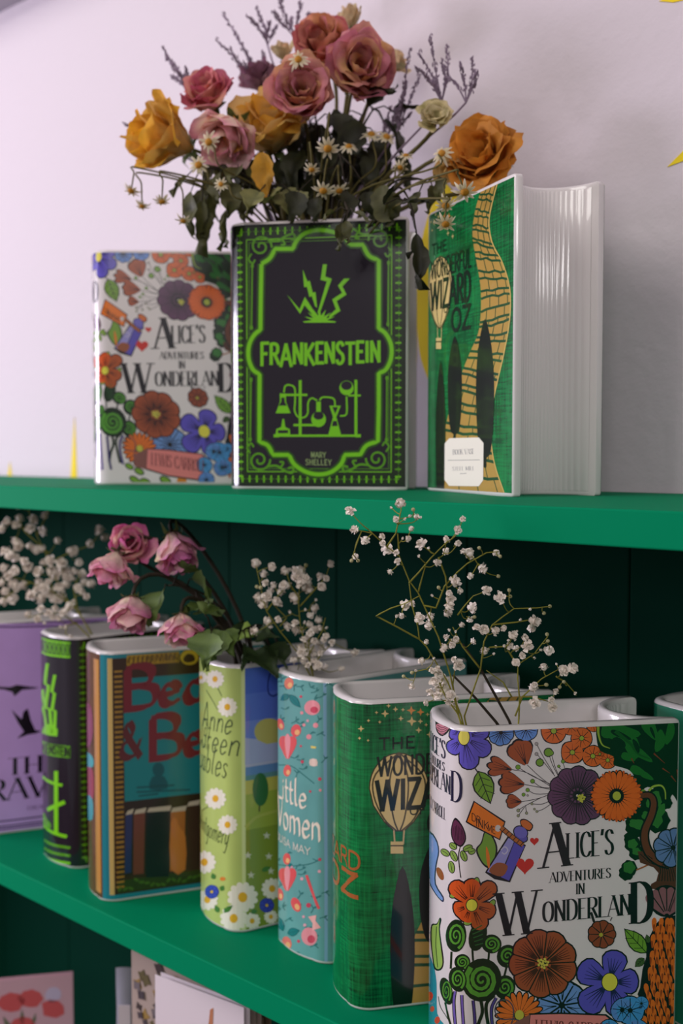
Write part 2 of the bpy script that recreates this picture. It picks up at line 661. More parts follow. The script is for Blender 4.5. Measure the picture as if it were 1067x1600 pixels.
class Art:
    """polygons in unwrapped (u, z); drawn through a mapping f(x, y) -> (u, z)"""
    def __init__(s):
        s.p = []          # (points, colour, layer)
        s.f = lambda x, y: (x, y)
        s.lay = 1
        s.part = None

    def via(s, vase, ox, oy, sc):
        s.f = lambda x, y: vase.P(ox + x * sc, oy + y * sc)
        return s

    def uv(s):
        s.f = lambda x, y: (x, y)
        return s

    def poly(s, pts, col, lay=None, smooth=0):
        if smooth:
            pts = catm(pts, smooth, True)
        s.p.append(([s.f(x, y) for x, y in pts], lin(col), s.lay if lay is None else lay, s.part))

    def stroke(s, pts, w, col, lay=None, smooth=0, w1=None):
        if smooth:
            pts = catm(pts, smooth)
        w1 = w if w1 is None else w1
        n = len(pts)
        L, R = [], []
        for i, (x, y) in enumerate(pts):
            ax, ay = pts[max(0, i - 1)]
            bx, by = pts[min(n - 1, i + 1)]
            dx, dy = bx - ax, by - ay
            q = math.hypot(dx, dy) or 1
            ww = (w + (w1 - w) * i / max(1, n - 1)) / 2
            L.append((x - dy / q * ww, y + dx / q * ww))
            R.append((x + dy / q * ww, y - dx / q * ww))
        lay = s.lay if lay is None else lay
        c = lin(col)
        for i in range(n - 1):
            s.p.append(([s.f(*L[i]), s.f(*L[i + 1]), s.f(*R[i + 1]), s.f(*R[i])], c, lay, s.part))

    def ell(s, x, y, rx, ry, col, rot=0, lay=None, n=20, wob=0, k=6):
        pts = []
        for i in range(n):
            a = 2 * PI * i / n
            q = 1 + wob * math.cos(k * a)
            ex, ey = rx * q * math.cos(a), ry * q * math.sin(a)
            pts.append((x + ex * math.cos(rot) - ey * math.sin(rot), y + ex * math.sin(rot) + ey * math.cos(rot)))
        s.poly(pts, col, lay)

    def petal(s, x, y, ang, r0, r1, wid, col, lay=None, tip=0.75):
        """one petal from radius r0 to r1 about (x, y)"""
        prof = [(0, 0.25), (0.25, 0.6), (0.5, 0.88), (0.72, 1.0), (0.88, 0.8), (0.97, 0.42), (1, 0)]
        pts = []
        for f, w in prof:
            pts.append((r0 + (r1 - r0) * f, w * wid))
        for f, w in reversed(prof[:-1]):
            pts.append((r0 + (r1 - r0) * f, -w * wid))
        c, q = math.cos(ang), math.sin(ang)
        s.poly([(x + a * c - b * q, y + a * q + b * c) for a, b in pts], col, lay)

    def flower(s, x, y, r, n, col, ink=(22, 16, 24), ctr=(205, 200, 90), rc=0.2, rot=0, wid=None, lay=None, veins=2, dark=None, sx=1.0):
        """outlined blossom: ink petals, coloured petals, veins and a centre"""
        lay = s.lay if lay is None else lay
        f0 = s.f
        if sx != 1.0:
            s.f = lambda a, b: f0(x + (a - x) * sx, b)
        wid = wid or r * math.sin(PI / n) * 1.12
        for i in range(n):
            a = rot + 2 * PI * i / n
            s.petal(x, y, a, 0, r * 1.0, wid * 1.06, ink, lay)
        for i in range(n):
            a = rot + 2 * PI * i / n
            c = dark if (dark and i % 2) else col
            s.petal(x, y, a, r * 0.08, r * 0.93, wid * 0.88, c, lay + 1)
            for k in range(veins):
                o = (k - (veins - 1) / 2) * 0.45
                s.stroke([(x + r * 0.2 * math.cos(a), y + r * 0.2 * math.sin(a)),
                          (x + r * 0.5 * math.cos(a + o * 0.35 / n * 6), y + r * 0.5 * math.sin(a + o * 0.35 / n * 6)),
                          (x + r * 0.78 * math.cos(a + o / n * 5), y + r * 0.78 * math.sin(a + o / n * 5))], r * 0.045, ink, lay + 2, 0, r * 0.012)
        for i in range(n):
            a = rot + 2 * PI * (i + .5) / n
            s.stroke([(x + r * .12 * math.cos(a), y + r * .12 * math.sin(a)), (x + r * .84 * math.cos(a), y + r * .84 * math.sin(a))], r * .07, ink, lay + 2, 0, r * .05)
        if rc > 0:
            s.ell(x, y, r * rc * 1.25, r * rc * 1.25, ink, 0, lay + 3, 14)
            s.ell(x, y, r * rc, r * rc, ctr, 0, lay + 4, 14)
        s.f = f0

    def rays(s, x, y, n, rot, r0, r1, w, col, lay):
        """dark lines between the petals of a blossom"""
        for i in range(n):
            a = rot + 2 * PI * (i + .5) / n
            s.stroke([(x + r0 * math.cos(a), y + r0 * math.sin(a)), (x + r1 * math.cos(a), y + r1 * math.sin(a))], w, col, lay, 0, w * .7)

    def leaf(s, x0, y0, x1, y1, wid, col, ink=(20, 30, 16), lay=None, veins=3):
        lay = s.lay if lay is None else lay
        dx, dy = x1 - x0, y1 - y0
        L = math.hypot(dx, dy)
        tx, ty, nx, ny = dx / L, dy / L, -dy / L, dx / L
        prof = [(0, 0), (0.12, 0.55), (0.3, 0.95), (0.5, 1), (0.7, 0.75), (0.88, 0.32), (1, 0)]
        for k, c, sc in ((0, ink, 1.0), (1, col, 0.86)):
            pts = [(x0 + tx * L * (0.5 + (f - 0.5) * (0.94 if k else 1)) + nx * w * wid * sc, y0 + ty * L * (0.5 + (f - 0.5) * (0.94 if k else 1)) + ny * w * wid * sc) for f, w in prof]
            pts += [(x0 + tx * L * (0.5 + (f - 0.5) * (0.94 if k else 1)) - nx * w * wid * sc, y0 + ty * L * (0.5 + (f - 0.5) * (0.94 if k else 1)) - ny * w * wid * sc) for f, w in reversed(prof[1:-1])]
            s.poly(pts, c, lay + k)
        s.stroke([(x0, y0), (x1, y1)], wid * 0.09, ink, lay + 2)
        for i in range(veins):
            f = 0.2 + 0.6 * i / max(1, veins)
            for q in (-1, 1):
                s.stroke([(x0 + tx * L * f, y0 + ty * L * f), (x0 + tx * L * (f + 0.17) + nx * q * wid * 0.7, y0 + ty * L * (f + 0.17) + ny * q * wid * 0.7)], wid * 0.06, ink, lay + 2)

    def swirl(s, x, y, rx, ry, col, ink, rot=0, lay=None, turns=2.2):
        """a clipped-bush ball drawn as a spiral"""
        lay = s.lay if lay is None else lay
        s.ell(x, y, rx, ry, ink, rot, lay, 22)
        pts = []
        n = 30
        for i in range(n + 1):
            a = turns * 2 * PI * i / n + rot
            q = 0.06 + 0.74 * i / n
            pts.append((x + rx * q * math.cos(a), y + ry * q * math.sin(a)))
        s.stroke(pts, min(rx, ry) * 0.10, col, lay + 1, 0, min(rx, ry) * 0.26)

    def build(s, vase, name, m=M_PRINT, zlo=0.012, zhi=None, e0=9e-5, de=1.6e-5):
        zhi = vase.hs - 0.012 if zhi is None else zhi
        keys = []
        for q in s.p:
            if q[3] not in keys:
                keys.append(q[3])
        for key in keys:
            s._build([q for q in s.p if q[3] == key], vase, key[0] if key else name, m, zlo, zhi, e0, de)

    def _build(s, polys, vase, name, m, zlo, zhi, e0, de):
        bm = bmesh.new()
        cl = bm.loops.layers.float_color.new('Col')
        for n_, (pts, c, lay, _k) in enumerate(polys):
            lay = lay + (n_ % 9) * 0.1          # overlapping strokes never share a plane
            vs = []
            for (u, z) in pts:
                if vs and abs(vs[-1].co.x - u) < 1e-7 and abs(vs[-1].co.y - z) < 1e-7:
                    continue
                vs.append(bm.verts.new((u, z, lay)))
            if len(vs) > 1 and (vs[0].co - vs[-1].co).length < 1e-7:
                vs.pop()
            if len(vs) < 3:
                continue
            try:
                f = bm.faces.new(vs)
            except ValueError:
                continue
            for l in f.loops:
                l[cl] = (*c, 1)
        bmesh.ops.triangulate(bm, faces=[f for f in bm.faces if len(f.verts) > 3])

        def cut(co, no, clear=False):
            g = bm.verts[:] + bm.edges[:] + bm.faces[:]
            bmesh.ops.bisect_plane(bm, geom=g, dist=1e-8, plane_co=co, plane_no=no, clear_outer=clear)
        cut((0, zlo, 0), (0, -1, 0), True)
        cut((0, zhi, 0), (0, 1, 0), True)
        cut((UMAX, 0, 0), (1, 0, 0), True)
        cut((UMIN, 0, 0), (-1, 0, 0), True)
        us = [v.co.x for v in bm.verts]
        if us:
            for u in UU[1:-1]:
                if min(us) < u < max(us):
                    cut((u, 0, 0), (1, 0, 0))
        for v in bm.verts:
            v.co = surf(v.co.x, v.co.y, e0 + de * v.co.z)
        # every face looks outward
        for f in bm.faces:
            f.normal_update()
            c = f.calc_center_median()
            o = Vector((c.x / (VW * H), c.y / (VT * H), 0))
            o = Vector((0, o.y, 0)) if abs(o.y) > 0.49 else Vector((o.x, o.y, 0))
            if f.normal.dot(o) < 0:
                f.normal_flip()
            f.smooth = False
        if not bm.faces:
            bm.free()
            return
        me = bpy.data.meshes.new(name)
        bm.to_mesh(me)
        bm.free()
        return link(name, me, m, vase.cover)


# ------------------------------------------------------------------ pen lettering
# skeletons: width, strokes; a stroke starting with 'c' is a smooth curve
GL = {
 'A': (.78, [[(0, 0), (.39, 1)], [(.39, 1), (.78, 0)], [(.14, .34), (.64, .34)]]),
 'B': (.66, [[(.08, 0), (.08, 1)], ['c', (.08, 1), (.38, 1), (.56, .88), (.56, .66), (.38, .53), (.08, .53)], ['c', (.38, .53), (.62, .44), (.66, .22), (.55, .05), (.36, 0), (.08, 0)]]),
 'C': (.68, [['c', (.66, .78), (.55, .95), (.36, 1), (.14, .86), (.04, .5), (.14, .14), (.36, 0), (.55, .05), (.68, .22)]]),
 'D': (.74, [[(.1, 0), (.1, 1)], ['c', (.1, 1), (.4, 1), (.64, .82), (.7, .5), (.64, .18), (.4, 0), (.1, 0)]]),
 'E': (.56, [[(.08, 0), (.08, 1)], [(.08, 1), (.54, 1)], [(.08, .52), (.44, .52)], [(.08, 0), (.56, 0)]]),
 'F': (.54, [[(.08, 0), (.08, 1)], [(.08, 1), (.54, 1)], [(.08, .52), (.42, .52)]]),
 'G': (.72, [['c', (.66, .8), (.55, .95), (.36, 1), (.14, .86), (.04, .5), (.14, .14), (.36, 0), (.55, .05), (.66, .2)], [(.66, .02), (.66, .45)], [(.42, .45), (.7, .45)]]),
 'H': (.72, [[(.08, 0), (.08, 1)], [(.64, 0), (.64, 1)], [(.08, .5), (.64, .5)]]),
 'I': (.24, [[(.12, 0), (.12, 1)]]),
 'K': (.7, [[(.08, 0), (.08, 1)], [(.66, 1), (.1, .42)], [(.24, .56), (.7, 0)]]),
 'L': (.56, [[(.08, 0), (.08, 1)], [(.08, 0), (.56, 0)]]),
 'M': (.88, [[(.08, 0), (.1, 1)], [(.1, 1), (.44, .1)], [(.44, .1), (.78, 1)], [(.78, 1), (.8, 0)]]),
 'N': (.74, [[(.08, 0), (.08, 1)], [(.08, 1), (.66, 0)], [(.66, 0), (.66, 1)]]),
 'O': (.74, [['c', (.37, 1), (.12, .86), (.04, .5), (.12, .14), (.37, 0), (.62, .14), (.70, .5), (.62, .86), (.37, 1)]]),
 'R': (.68, [[(.08, 0), (.08, 1)], ['c', (.08, 1), (.4, 1), (.58, .88), (.58, .62), (.4, .5), (.08, .5)], [(.34, .5), (.68, 0)]]),
 'S': (.58, [['c', (.52, .82), (.42, .97), (.26, 1), (.1, .9), (.08, .72), (.26, .55), (.46, .42), (.52, .2), (.4, .04), (.24, 0), (.1, .06), (.04, .2)]]),
 'T': (.64, [[(.32, 0), (.32, 1)], [(0, 1), (.64, 1)]]),
 'U': (.7, [['c', (.08, 1), (.08, .3), (.2, .04), (.36, 0), (.52, .04), (.63, .3), (.63, 1)]]),
 'V': (.74, [[(0, 1), (.37, 0)], [(.37, 0), (.74, 1)]]),
 'W': (1.08, [[(0, 1), (.28, 0)], [(.28, 0), (.54, 1)], [(.54, 1), (.80, 0)], [(.80, 0), (1.08, 1)]]),
 'Y': (.7, [[(0, 1), (.35, .5)], [(.7, 1), (.35, .5)], [(.35, .5), (.35, 0)]]),
 'Z': (.62, [[(.04, 1), (.6, 1)], [(.6, 1), (.02, 0)], [(.02, 0), (.62, 0)]]),
 "'": (.2, [[(.12, 1.05), (.06, .8)]]),
 '&': (.8, [['c', (.76, .5), (.6, .12), (.34, 0), (.08, .12), (.1, .36), (.4, .58), (.5, .8), (.36, 1), (.2, .86), (.3, .6), (.78, 0)]]),
 'a': (.5, [['c', (.42, .46), (.22, .5), (.06, .28), (.1, .06), (.24, 0), (.38, .14), (.42, .46)], ['c', (.42, .5), (.4, .12), (.46, 0), (.52, .04)]]),
 'b': (.5, [[(.08, 1), (.08, .05)], ['c', (.08, .38), (.24, .5), (.42, .4), (.44, .16), (.28, 0), (.08, .06)]]),
 'e': (.44, [['c', (.06, .24), (.38, .30), (.34, .46), (.2, .5), (.06, .3), (.1, .06), (.24, 0), (.42, .12)]]),
 'f': (.34, [['c', (.36, .92), (.24, 1), (.16, .8), (.16, .2), (.1, -.3)], [(.02, .5), (.32, .5)]]),
 'g': (.5, [['c', (.42, .46), (.22, .5), (.06, .28), (.1, .06), (.24, 0), (.38, .14), (.42, .46)], ['c', (.42, .5), (.42, -.2), (.26, -.4), (.06, -.3)]]),
 'h': (.5, [[(.08, 1), (.08, 0)], ['c', (.08, .34), (.24, .5), (.4, .42), (.42, .2), (.44, 0)]]),
 'i': (.22, [[(.1, .5), (.1, .03)], [(.08, .72), (.13, .66)]]),
 'l': (.24, [['c', (.1, 1), (.08, .5), (.1, .1), (.2, .02)]]),
 'm': (.76, [[(.08, .5), (.08, 0)], ['c', (.08, .36), (.22, .5), (.36, .42), (.38, 0)], ['c', (.38, .36), (.52, .5), (.66, .42), (.70, 0)]]),
 'n': (.5, [[(.08, .5), (.08, 0)], ['c', (.08, .34), (.24, .5), (.4, .42), (.42, .2), (.44, 0)]]),
 'o': (.5, [['c', (.24, .5), (.06, .38), (.06, .12), (.24, 0), (.42, .12), (.42, .38), (.24, .5)]]),
 'r': (.36, [[(.08, .5), (.08, 0)], ['c', (.08, .34), (.2, .48), (.34, .46)]]),
 's': (.4, [['c', (.34, .42), (.2, .5), (.08, .4), (.2, .26), (.34, .14), (.22, 0), (.04, .06)]]),
 't': (.32, [['c', (.14, .82), (.12, .3), (.16, .04), (.3, .04)], [(.02, .52), (.3, .52)]]),
 'u': (.5, [['c', (.08, .5), (.08, .14), (.2, 0), (.36, .1), (.42, .5)], [(.42, .5), (.44, 0)]]),
 'y': (.5, [['c', (.08, .5), (.1, .14), (.24, .06), (.4, .2)], ['c', (.42, .5), (.4, -.1), (.26, -.36), (.06, -.3)]]),
 ' ': (.34, []),
}


NWORD = 0


def lettering(art, text, p0, p1, h, col, style='serif', lay=None, w=0.16, up=None, caps=None, track=0.10, word='title_word'):
    """letters from p0 to p1 along the baseline; h is the cap height in the art's units.
    caps: {index: (scale, drop)} enlarges single letters"""
    lay = art.lay if lay is None else lay
    caps = caps or {}
    global NWORD
    NWORD += 1
    part0 = art.part
    if word:
        art.part = (word, NWORD)
    adv, tot = [], 0.0
    for i, ch in enumerate(text):
        k = caps.get(i, (1, 0))[0]
        adv.append(tot)
        tot += (GL[ch][0] * (k ** 0.72) + track)
    tot -= track
    dx, dy = p1[0] - p0[0], p1[1] - p0[1]
    sx = math.hypot(dx, dy) / tot
    tx, ty = dx / (sx * tot), dy / (sx * tot)
    up = up or (0, -1)
    c = lin(col)

    def put(pts):
        art.p.append(([art.f(*q) for q in pts], c, lay, art.part))
    for i, ch in enumerate(text):
        k, drop = caps.get(i, (1, 0))
        kx = k ** 0.72

        def mp(q, i=i, k=k, drop=drop, kx=kx):
            a = (adv[i] + q[0] * kx) * sx
            b = (q[1] * k - drop) * h
            return (p0[0] + tx * a + up[0] * b, p0[1] + ty * a + up[1] * b)
        for st in GL[ch][1]:
            pts = catm(st[1:], 4) if st[0] == 'c' else st
            ww = w / k * (k ** 0.85)
            if style == 'serif':
                asp = h / sx                      # pen widths are in letter units
                hw, hh = ww * 0.5, 0.016
                # rising strokes are thin, falling and vertical strokes are thick
                for a, b in zip(pts, pts[1:]):
                    rise = (b[0] - a[0]) * (b[1] - a[1])
                    q = hw
                    if len(pts) == 2 and rise > 0.01 and abs(b[0] - a[0]) > 0.1:
                        q = hw * 0.34
                    put([mp((a[0] - q, a[1])), mp((a[0] + q, a[1])), mp((b[0] + q, b[1])), mp((b[0] - q, b[1]))])
                    put([mp((a[0], a[1] - hh)), mp((b[0], b[1] - hh)), mp((b[0], b[1] + hh)), mp((a[0], a[1] + hh))])
                if len(pts) == 2 and abs(pts[1][1] - pts[0][1]) > 0.3:
                    for e in pts:
                        if e[1] < 0.02 or e[1] > 0.98:
                            q = hw + 0.07
                            put([mp((e[0] - q, e[1] - 0.014)), mp((e[0] + q, e[1] - 0.014)), mp((e[0] + q, e[1] + 0.014)), mp((e[0] - q, e[1] + 0.014))])
            elif style == 'black':
                nx, ny = ww * 0.42, ww * 0.40
                for a, b in zip(pts, pts[1:]):
                    put([mp((a[0] - nx, a[1] - ny)), mp((a[0] + nx, a[1] + ny)), mp((b[0] + nx, b[1] + ny)), mp((b[0] - nx, b[1] - ny))])
                    q = ww * 0.16
                    put([mp((a[0] + q, a[1] - q)), mp((b[0] + q, b[1] - q)), mp((b[0] - q, b[1] + q)), mp((a[0] - q, a[1] + q))])
            else:
                mpts = [mp(q) for q in pts]
                n = len(mpts)
                th = ww * (sx + h) / 2
                f0 = art.f
                ex = []
                for j, q in enumerate(mpts):
                    ex.append(q)
                if style == 'sans' and n == 2:
                    d = (ex[1][0] - ex[0][0], ex[1][1] - ex[0][1])
                    L = math.hypot(*d) or 1
                    e = th * 0.3
                    ex = [(ex[0][0] - d[0] / L * e, ex[0][1] - d[1] / L * e), (ex[1][0] + d[0] / L * e, ex[1][1] + d[1] / L * e)]
                art.stroke(ex, th, col, lay)
    art.part = part0

# ------------------------------------------------------------------ the vases
A1 = Vase('book_vase', 'white floral Alice book vase standing on the top shelf beside the black Frankenstein vase', -1.757, .307, .839, ZU)
F1 = Vase('book_vase', 'black Frankenstein book vase on the top shelf holding the big dried bouquet', -.912, .333, .589, ZU)
O1 = Vase('book_vase', 'green Oz book vase with white sticker, turned to show its white ribbed page edge', -.301, .743, -.452, ZU)
RV = Vase('book_vase', 'lilac Raven book vase with black birds on the lower shelf', -2.424, .06, 1.182, ZL)
F2 = Vase('book_vase', 'black Frankenstein book vase showing its spine, between lilac and brown vases', -1.716, .164, 1.498, ZL)
BB = Vase('book_vase', 'brown and teal Beauty book vase with gothic red lettering', -1.341, .037, 1.144, ZL)
AN = Vase('book_vase', 'pale green book vase with daisies on its spine', -.742, .198, 1.315, ZL)
LW = Vase('book_vase', 'dusty teal Little Women book vase with pink fruit pattern', -.308, .245, 1.442, ZL)
O2 = Vase('book_vase', 'green Oz book vase with gold balloon on the lower shelf', -.027, .076, 1.003, ZL)
A2 = Vase('book_vase', 'white floral Alice book vase on the lower shelf, holding airy white sprigs', .419, .017, .938, ZL)
TV = Vase('book_vase', 'plain teal vase behind the page edge of the lower Alice vase', .60, .765, -.30, ZL)

M_PAPERWHITE = mat('white_glaze_cover', (224, 216, 216), 0.2, 0.5, 0.6)
M_OZ = cloth_mat('green_brushed_glaze', (0, 62, 30), (16, 140, 72))
M_RAVEN = mat('lilac_glaze', (208, 168, 236), 0.3, 0.5, 0.4, var=0.12, vscale=30)
M_FRANK = mat('black_violet_glaze', (34, 27, 38), 0.16, 0.5, 0.8)
M_BROWN = mat('brown_glaze', (104, 62, 34), 0.22, 0.5, 0.6, var=0.5, vscale=45)
M_ANNE = mat('pale_green_glaze', (184, 204, 112), 0.25, 0.5, 0.5, var=0.1, vscale=30)
M_LW = mat('dusty_teal_glaze', (104, 166, 162), 0.25, 0.5, 0.5, var=0.15, vscale=40)
M_TEAL = mat('teal_glaze', (42, 136, 106), 0.25, 0.5, 0.6)
for v, m in ((A1, M_PAPERWHITE), (A2, M_PAPERWHITE), (F1, M_FRANK), (F2, M_FRANK), (O1, M_OZ), (O2, M_OZ), (RV, M_RAVEN), (BB, M_BROWN), (AN, M_ANNE), (LW, M_LW), (TV, M_TEAL)):
    v.wrap(m)

INK = (22, 18, 26)
# ---- the Alice cover, read off the lower vase (upper one for the foot of the cover)
al = Art()
al.via(A2, 640, 1060, .2062)
PUR, BLU, GRN, ORG, BRN = (96, 84, 192), (98, 140, 214), (118, 160, 52), (216, 104, 38), (164, 78, 40)
# pink folded petals at the top of the spine
al.part = ('printed_petals', 1)
al.poly([(196, 240), (330, 300), (312, 380), (250, 438), (205, 400), (196, 330)], INK, 1, 3)
al.poly([(204, 262), (308, 312), (290, 338), (212, 330)], (208, 132, 146), 2, 3)
al.poly([(206, 345), (300, 355), (288, 392), (248, 428), (214, 398)], (200, 122, 138), 2, 3)
for k in range(4):
    al.stroke([(210, 352 + k * 18), (246, 372 + k * 17), (288, 358 + k * 14)], 4, INK, 3, 3)
# big violet blossom on the corner
al.part = ('printed_blossom', 2)
for (a, r, w) in ((0.55, 235, 78), (1.35, 255, 82), (2.35, 165, 66), (3.6, 120, 60), (-0.25, 200, 60), (-1.3, 110, 60), (-2.2, 120, 60)):
    al.petal(412, 445, a, 0, r, w, INK, 3)
for (a, r, w) in ((0.55, 226, 68), (1.35, 246, 72), (2.35, 157, 57), (3.6, 112, 50), (-0.25, 190, 50), (-1.3, 100, 50), (-2.2, 110, 50)):
    al.petal(412, 445, a, 8, r, w, PUR, 4)
    for o in (-.16, -.05, .07, .17):
        al.stroke([(412 + 60 * math.cos(a + o), 445 + 60 * math.sin(a + o)), (412 + r * .8 * math.cos(a + o * 1.4), 445 + r * .8 * math.sin(a + o * 1.4))], 6, INK, 5, 0, 1.5)
al.ell(412, 445, 46, 64, INK, 0, 6)
al.ell(412, 445, 41, 58, (226, 214, 96), 0, 7)
al.flower(690, 410, 105, 9, BLU, rot=.3, lay=1, rc=.12, ctr=INK)
al.flower(880, 385, 95, 7, (104, 146, 222), rot=.6, lay=1, rc=.12, ctr=INK)
# leaf under the blossom
al.part = ('printed_leaf', 3)
al.stroke([(495, 680), (525, 730), (545, 800)], 9, INK, 2, 3)
al.leaf(518, 700, 612, 950, 82, (116, 158, 46), lay=3)
# tag with its hand lettering
al.part = ('printed_tag', 4)
al.poly([(484, 925), (726, 1082), (684, 1226), (424, 1088)], INK, 5)
al.poly([(491, 938), (715, 1090), (678, 1214), (436, 1083)], (232, 120, 32), 6)
lettering(al, 'DR', (468, 1072), (536, 1108), 55, (40, 22, 12), 'sans', 7, w=.10, word=None)
lettering(al, 'INK', (500, 1118), (596, 1150), 62, (40, 22, 12), 'sans', 7, w=.10, word=None)
lettering(al, 'ME', (590, 1152), (646, 1178), 52, (40, 22, 12), 'sans', 7, w=.10, word=None)
al.ell(668, 1135, 22, 26, (206, 198, 196), 0, 7)
# twisted cord and stoppered bottle
al.part = ('printed_cord', 5)
al.stroke([(690, 1128), (740, 1170), (800, 1220), (858, 1262)], 40, INK, 8)
al.stroke([(690, 1128), (740, 1170), (800, 1220), (858, 1262)], 30, (176, 98, 40), 9)
for k in range(6):
    al.stroke([(700 + k * 27, 1160 + k * 22), (728 + k * 26, 1132 + k * 22)], 6, INK, 10)
al.poly([(836, 1072), (880, 1066), (934, 1110), (910, 1158), (850, 1128)], INK, 7, 3)
al.poly([(842, 1080), (880, 1074), (926, 1112), (906, 1148), (854, 1120)], (206, 106, 46), 8, 3)
al.ell(840, 1165, 60, 50, INK, .5, 6)
al.ell(840, 1165, 52, 42, (112, 102, 190), .5, 7)
al.ell(842, 1200, 58, 40, INK, .5, 5)
al.ell(842, 1200, 50, 32, (92, 82, 170), .5, 6)
# bottle body
al.part = ('printed_bottle', 6)
al.poly([(742, 1195), (880, 1262), (850, 1330), (760, 1545), (640, 1520), (570, 1470), (600, 1420)], INK, 3)
al.poly([(748, 1208), (792, 1230), (680, 1500), (586, 1465), (610, 1425)], (150, 144, 206), 4)
al.poly([(796, 1232), (872, 1270), (842, 1330), (752, 1532), (690, 1505)], (88, 78, 178), 4)
al.poly([(660, 1395), (742, 1420), (700, 1500), (600, 1462)], (150, 82, 48), 5, 3)
al.stroke([(690, 1300), (720, 1275), (742, 1300), (720, 1330), (698, 1318)], 9, (196, 188, 216), 6, 4)
# leaf with a flame-coloured heart beside the bottle
al.part = ('printed_leaf', 7)
al.poly([(575, 1142), (640, 1210), (665, 1300), (640, 1400), (600, 1440), (545, 1400), (500, 1300), (540, 1240)], INK, 1, 4)
al.poly([(577, 1160), (630, 1215), (652, 1300), (628, 1392), (600, 1424), (552, 1390), (514, 1300), (548, 1245)], (118, 158, 54), 2, 4)
al.poly([(580, 1270), (604, 1340), (606, 1428), (592, 1428), (578, 1340)], (228, 120, 36), 3, 3)
# hearts
al.part = ('printed_hearts', 8)
for hx, hy, hr in ((944, 1232, 34), (872, 1415, 70)):
    pts = []
    for k in range(24):
        t = 2 * PI * k / 24
        pts.append((hx + hr * .062 * 16 * math.sin(t) ** 3, hy - hr * .062 * (13 * math.cos(t) - 5 * math.cos(2 * t) - 2 * math.cos(3 * t) - math.cos(4 * t))))
    al.poly(pts, (204, 44, 36), 3)
# dark seed pod and clover
al.part = ('printed_seed_pod', 9)
al.poly([(345, 1055), (405, 1125), (428, 1215), (390, 1276), (332, 1236), (313, 1150)], INK, 2, 4)
al.poly([(345, 1072), (398, 1130), (418, 1212), (388, 1264), (338, 1230), (322, 1150)], (98, 44, 74), 3, 4)
for k in range(7):
    al.stroke([(335 + k * 11, 1110 + abs(k - 2) * 10), (340 + k * 11, 1225)], 3, INK, 4)
al.stroke([(385, 1270), (372, 1330), (376, 1420), (388, 1510)], 7, INK, 1, 3)
for lx, ly, lw, rr in ((330, 1270, 34, .7), (440, 1285, 40, -.4), (270, 1320, 40, .6), (335, 1345, 46, 1.1), (318, 1430, 48, 1.4), (410, 1345, 44, 1.2), (470, 1310, 30, -.3)):
    al.ell(lx, ly, lw, 26, INK, rr, 2)
    al.ell(lx, ly, lw - 6, 20, (134, 168, 76), rr, 3)
    al.stroke([(lx - lw * .7 * math.cos(rr), ly - lw * .7 * math.sin(rr)), (lx + lw * .7 * math.cos(rr), ly + lw * .7 * math.sin(rr))], 4, INK, 4)
# rust tulip buds on thin stalks
al.part = ('printed_tulip_buds', 10)
for (x, y, a, L, w) in ((880, 650, -1.95, 205, 98), (770, 690, -2.95, 195, 52), (865, 802, -3.05, 200, 72), (845, 935, 3.2, 120, 48)):
    for k, (q, c) in enumerate(((1.0, INK), (.93, BRN))):
        for o in (-.34, 0, .34):
            al.petal(x, y, a + o, 0, L * q * (1 if o == 0 else .95), w * (.62 if k == 0 else .54), c, 2 + k + (1 if k and o == 0 else 0))
    for o in (-.22, -.07, .1, .25):
        al.stroke([(x, y), (x + L * .75 * math.cos(a + o), y + L * .75 * math.sin(a + o))], 6, INK, 5, 0, 1.5)
STK = (60, 52, 58)
hub = (1120, 850)
for pts in ([(890, 655), (980, 740), hub], [(770, 690), (900, 720), hub], [(862, 802), (980, 824), hub], [(845, 935), (990, 905), hub],
            [(960, 495), (1010, 590), (1090, 720)], [(960, 570), (1020, 640), (1100, 740)], [(1050, 560), (1080, 650), (1130, 750)],
            [(820, 672), (930, 740), (1065, 800)], [(930, 778), (1000, 824), (1100, 828)], [(893, 845), (960, 876), (1090, 870)],
            [(820, 1000), (875, 965), (990, 905)], [(885, 1020), (878, 965)], [(822, 1040), (870, 975)], [(925, 950), (1010, 950), (1110, 900)], [(963, 1008), (1020, 985), (1110, 920)]):
    al.stroke(pts, 5, STK, 1, 4)
for x, y, r, c in ((985, 637, 32, GRN), (1050, 560, 36, GRN), (820, 672, 20, GRN), (930, 778, 18, GRN), (893, 845, 16, GRN), (862, 880, 15, GRN),
                   (960, 495, 14, (170, 160, 160)), (960, 572, 14, (170, 160, 160)), (893, 886, 9, (170, 160, 160)), (822, 1000, 14, (150, 150, 120)), (822, 1040, 12, (150, 150, 120)), (885, 1020, 12, (150, 150, 120)), (925, 950, 11, (150, 150, 120)), (945, 990, 10, (150, 150, 120)), (963, 1008, 11, (150, 150, 120))):
    al.ell(x, y, r, r, INK, 0, 2, 14)
    al.ell(x, y, r * .8, r * .8, c, 0, 3, 14)
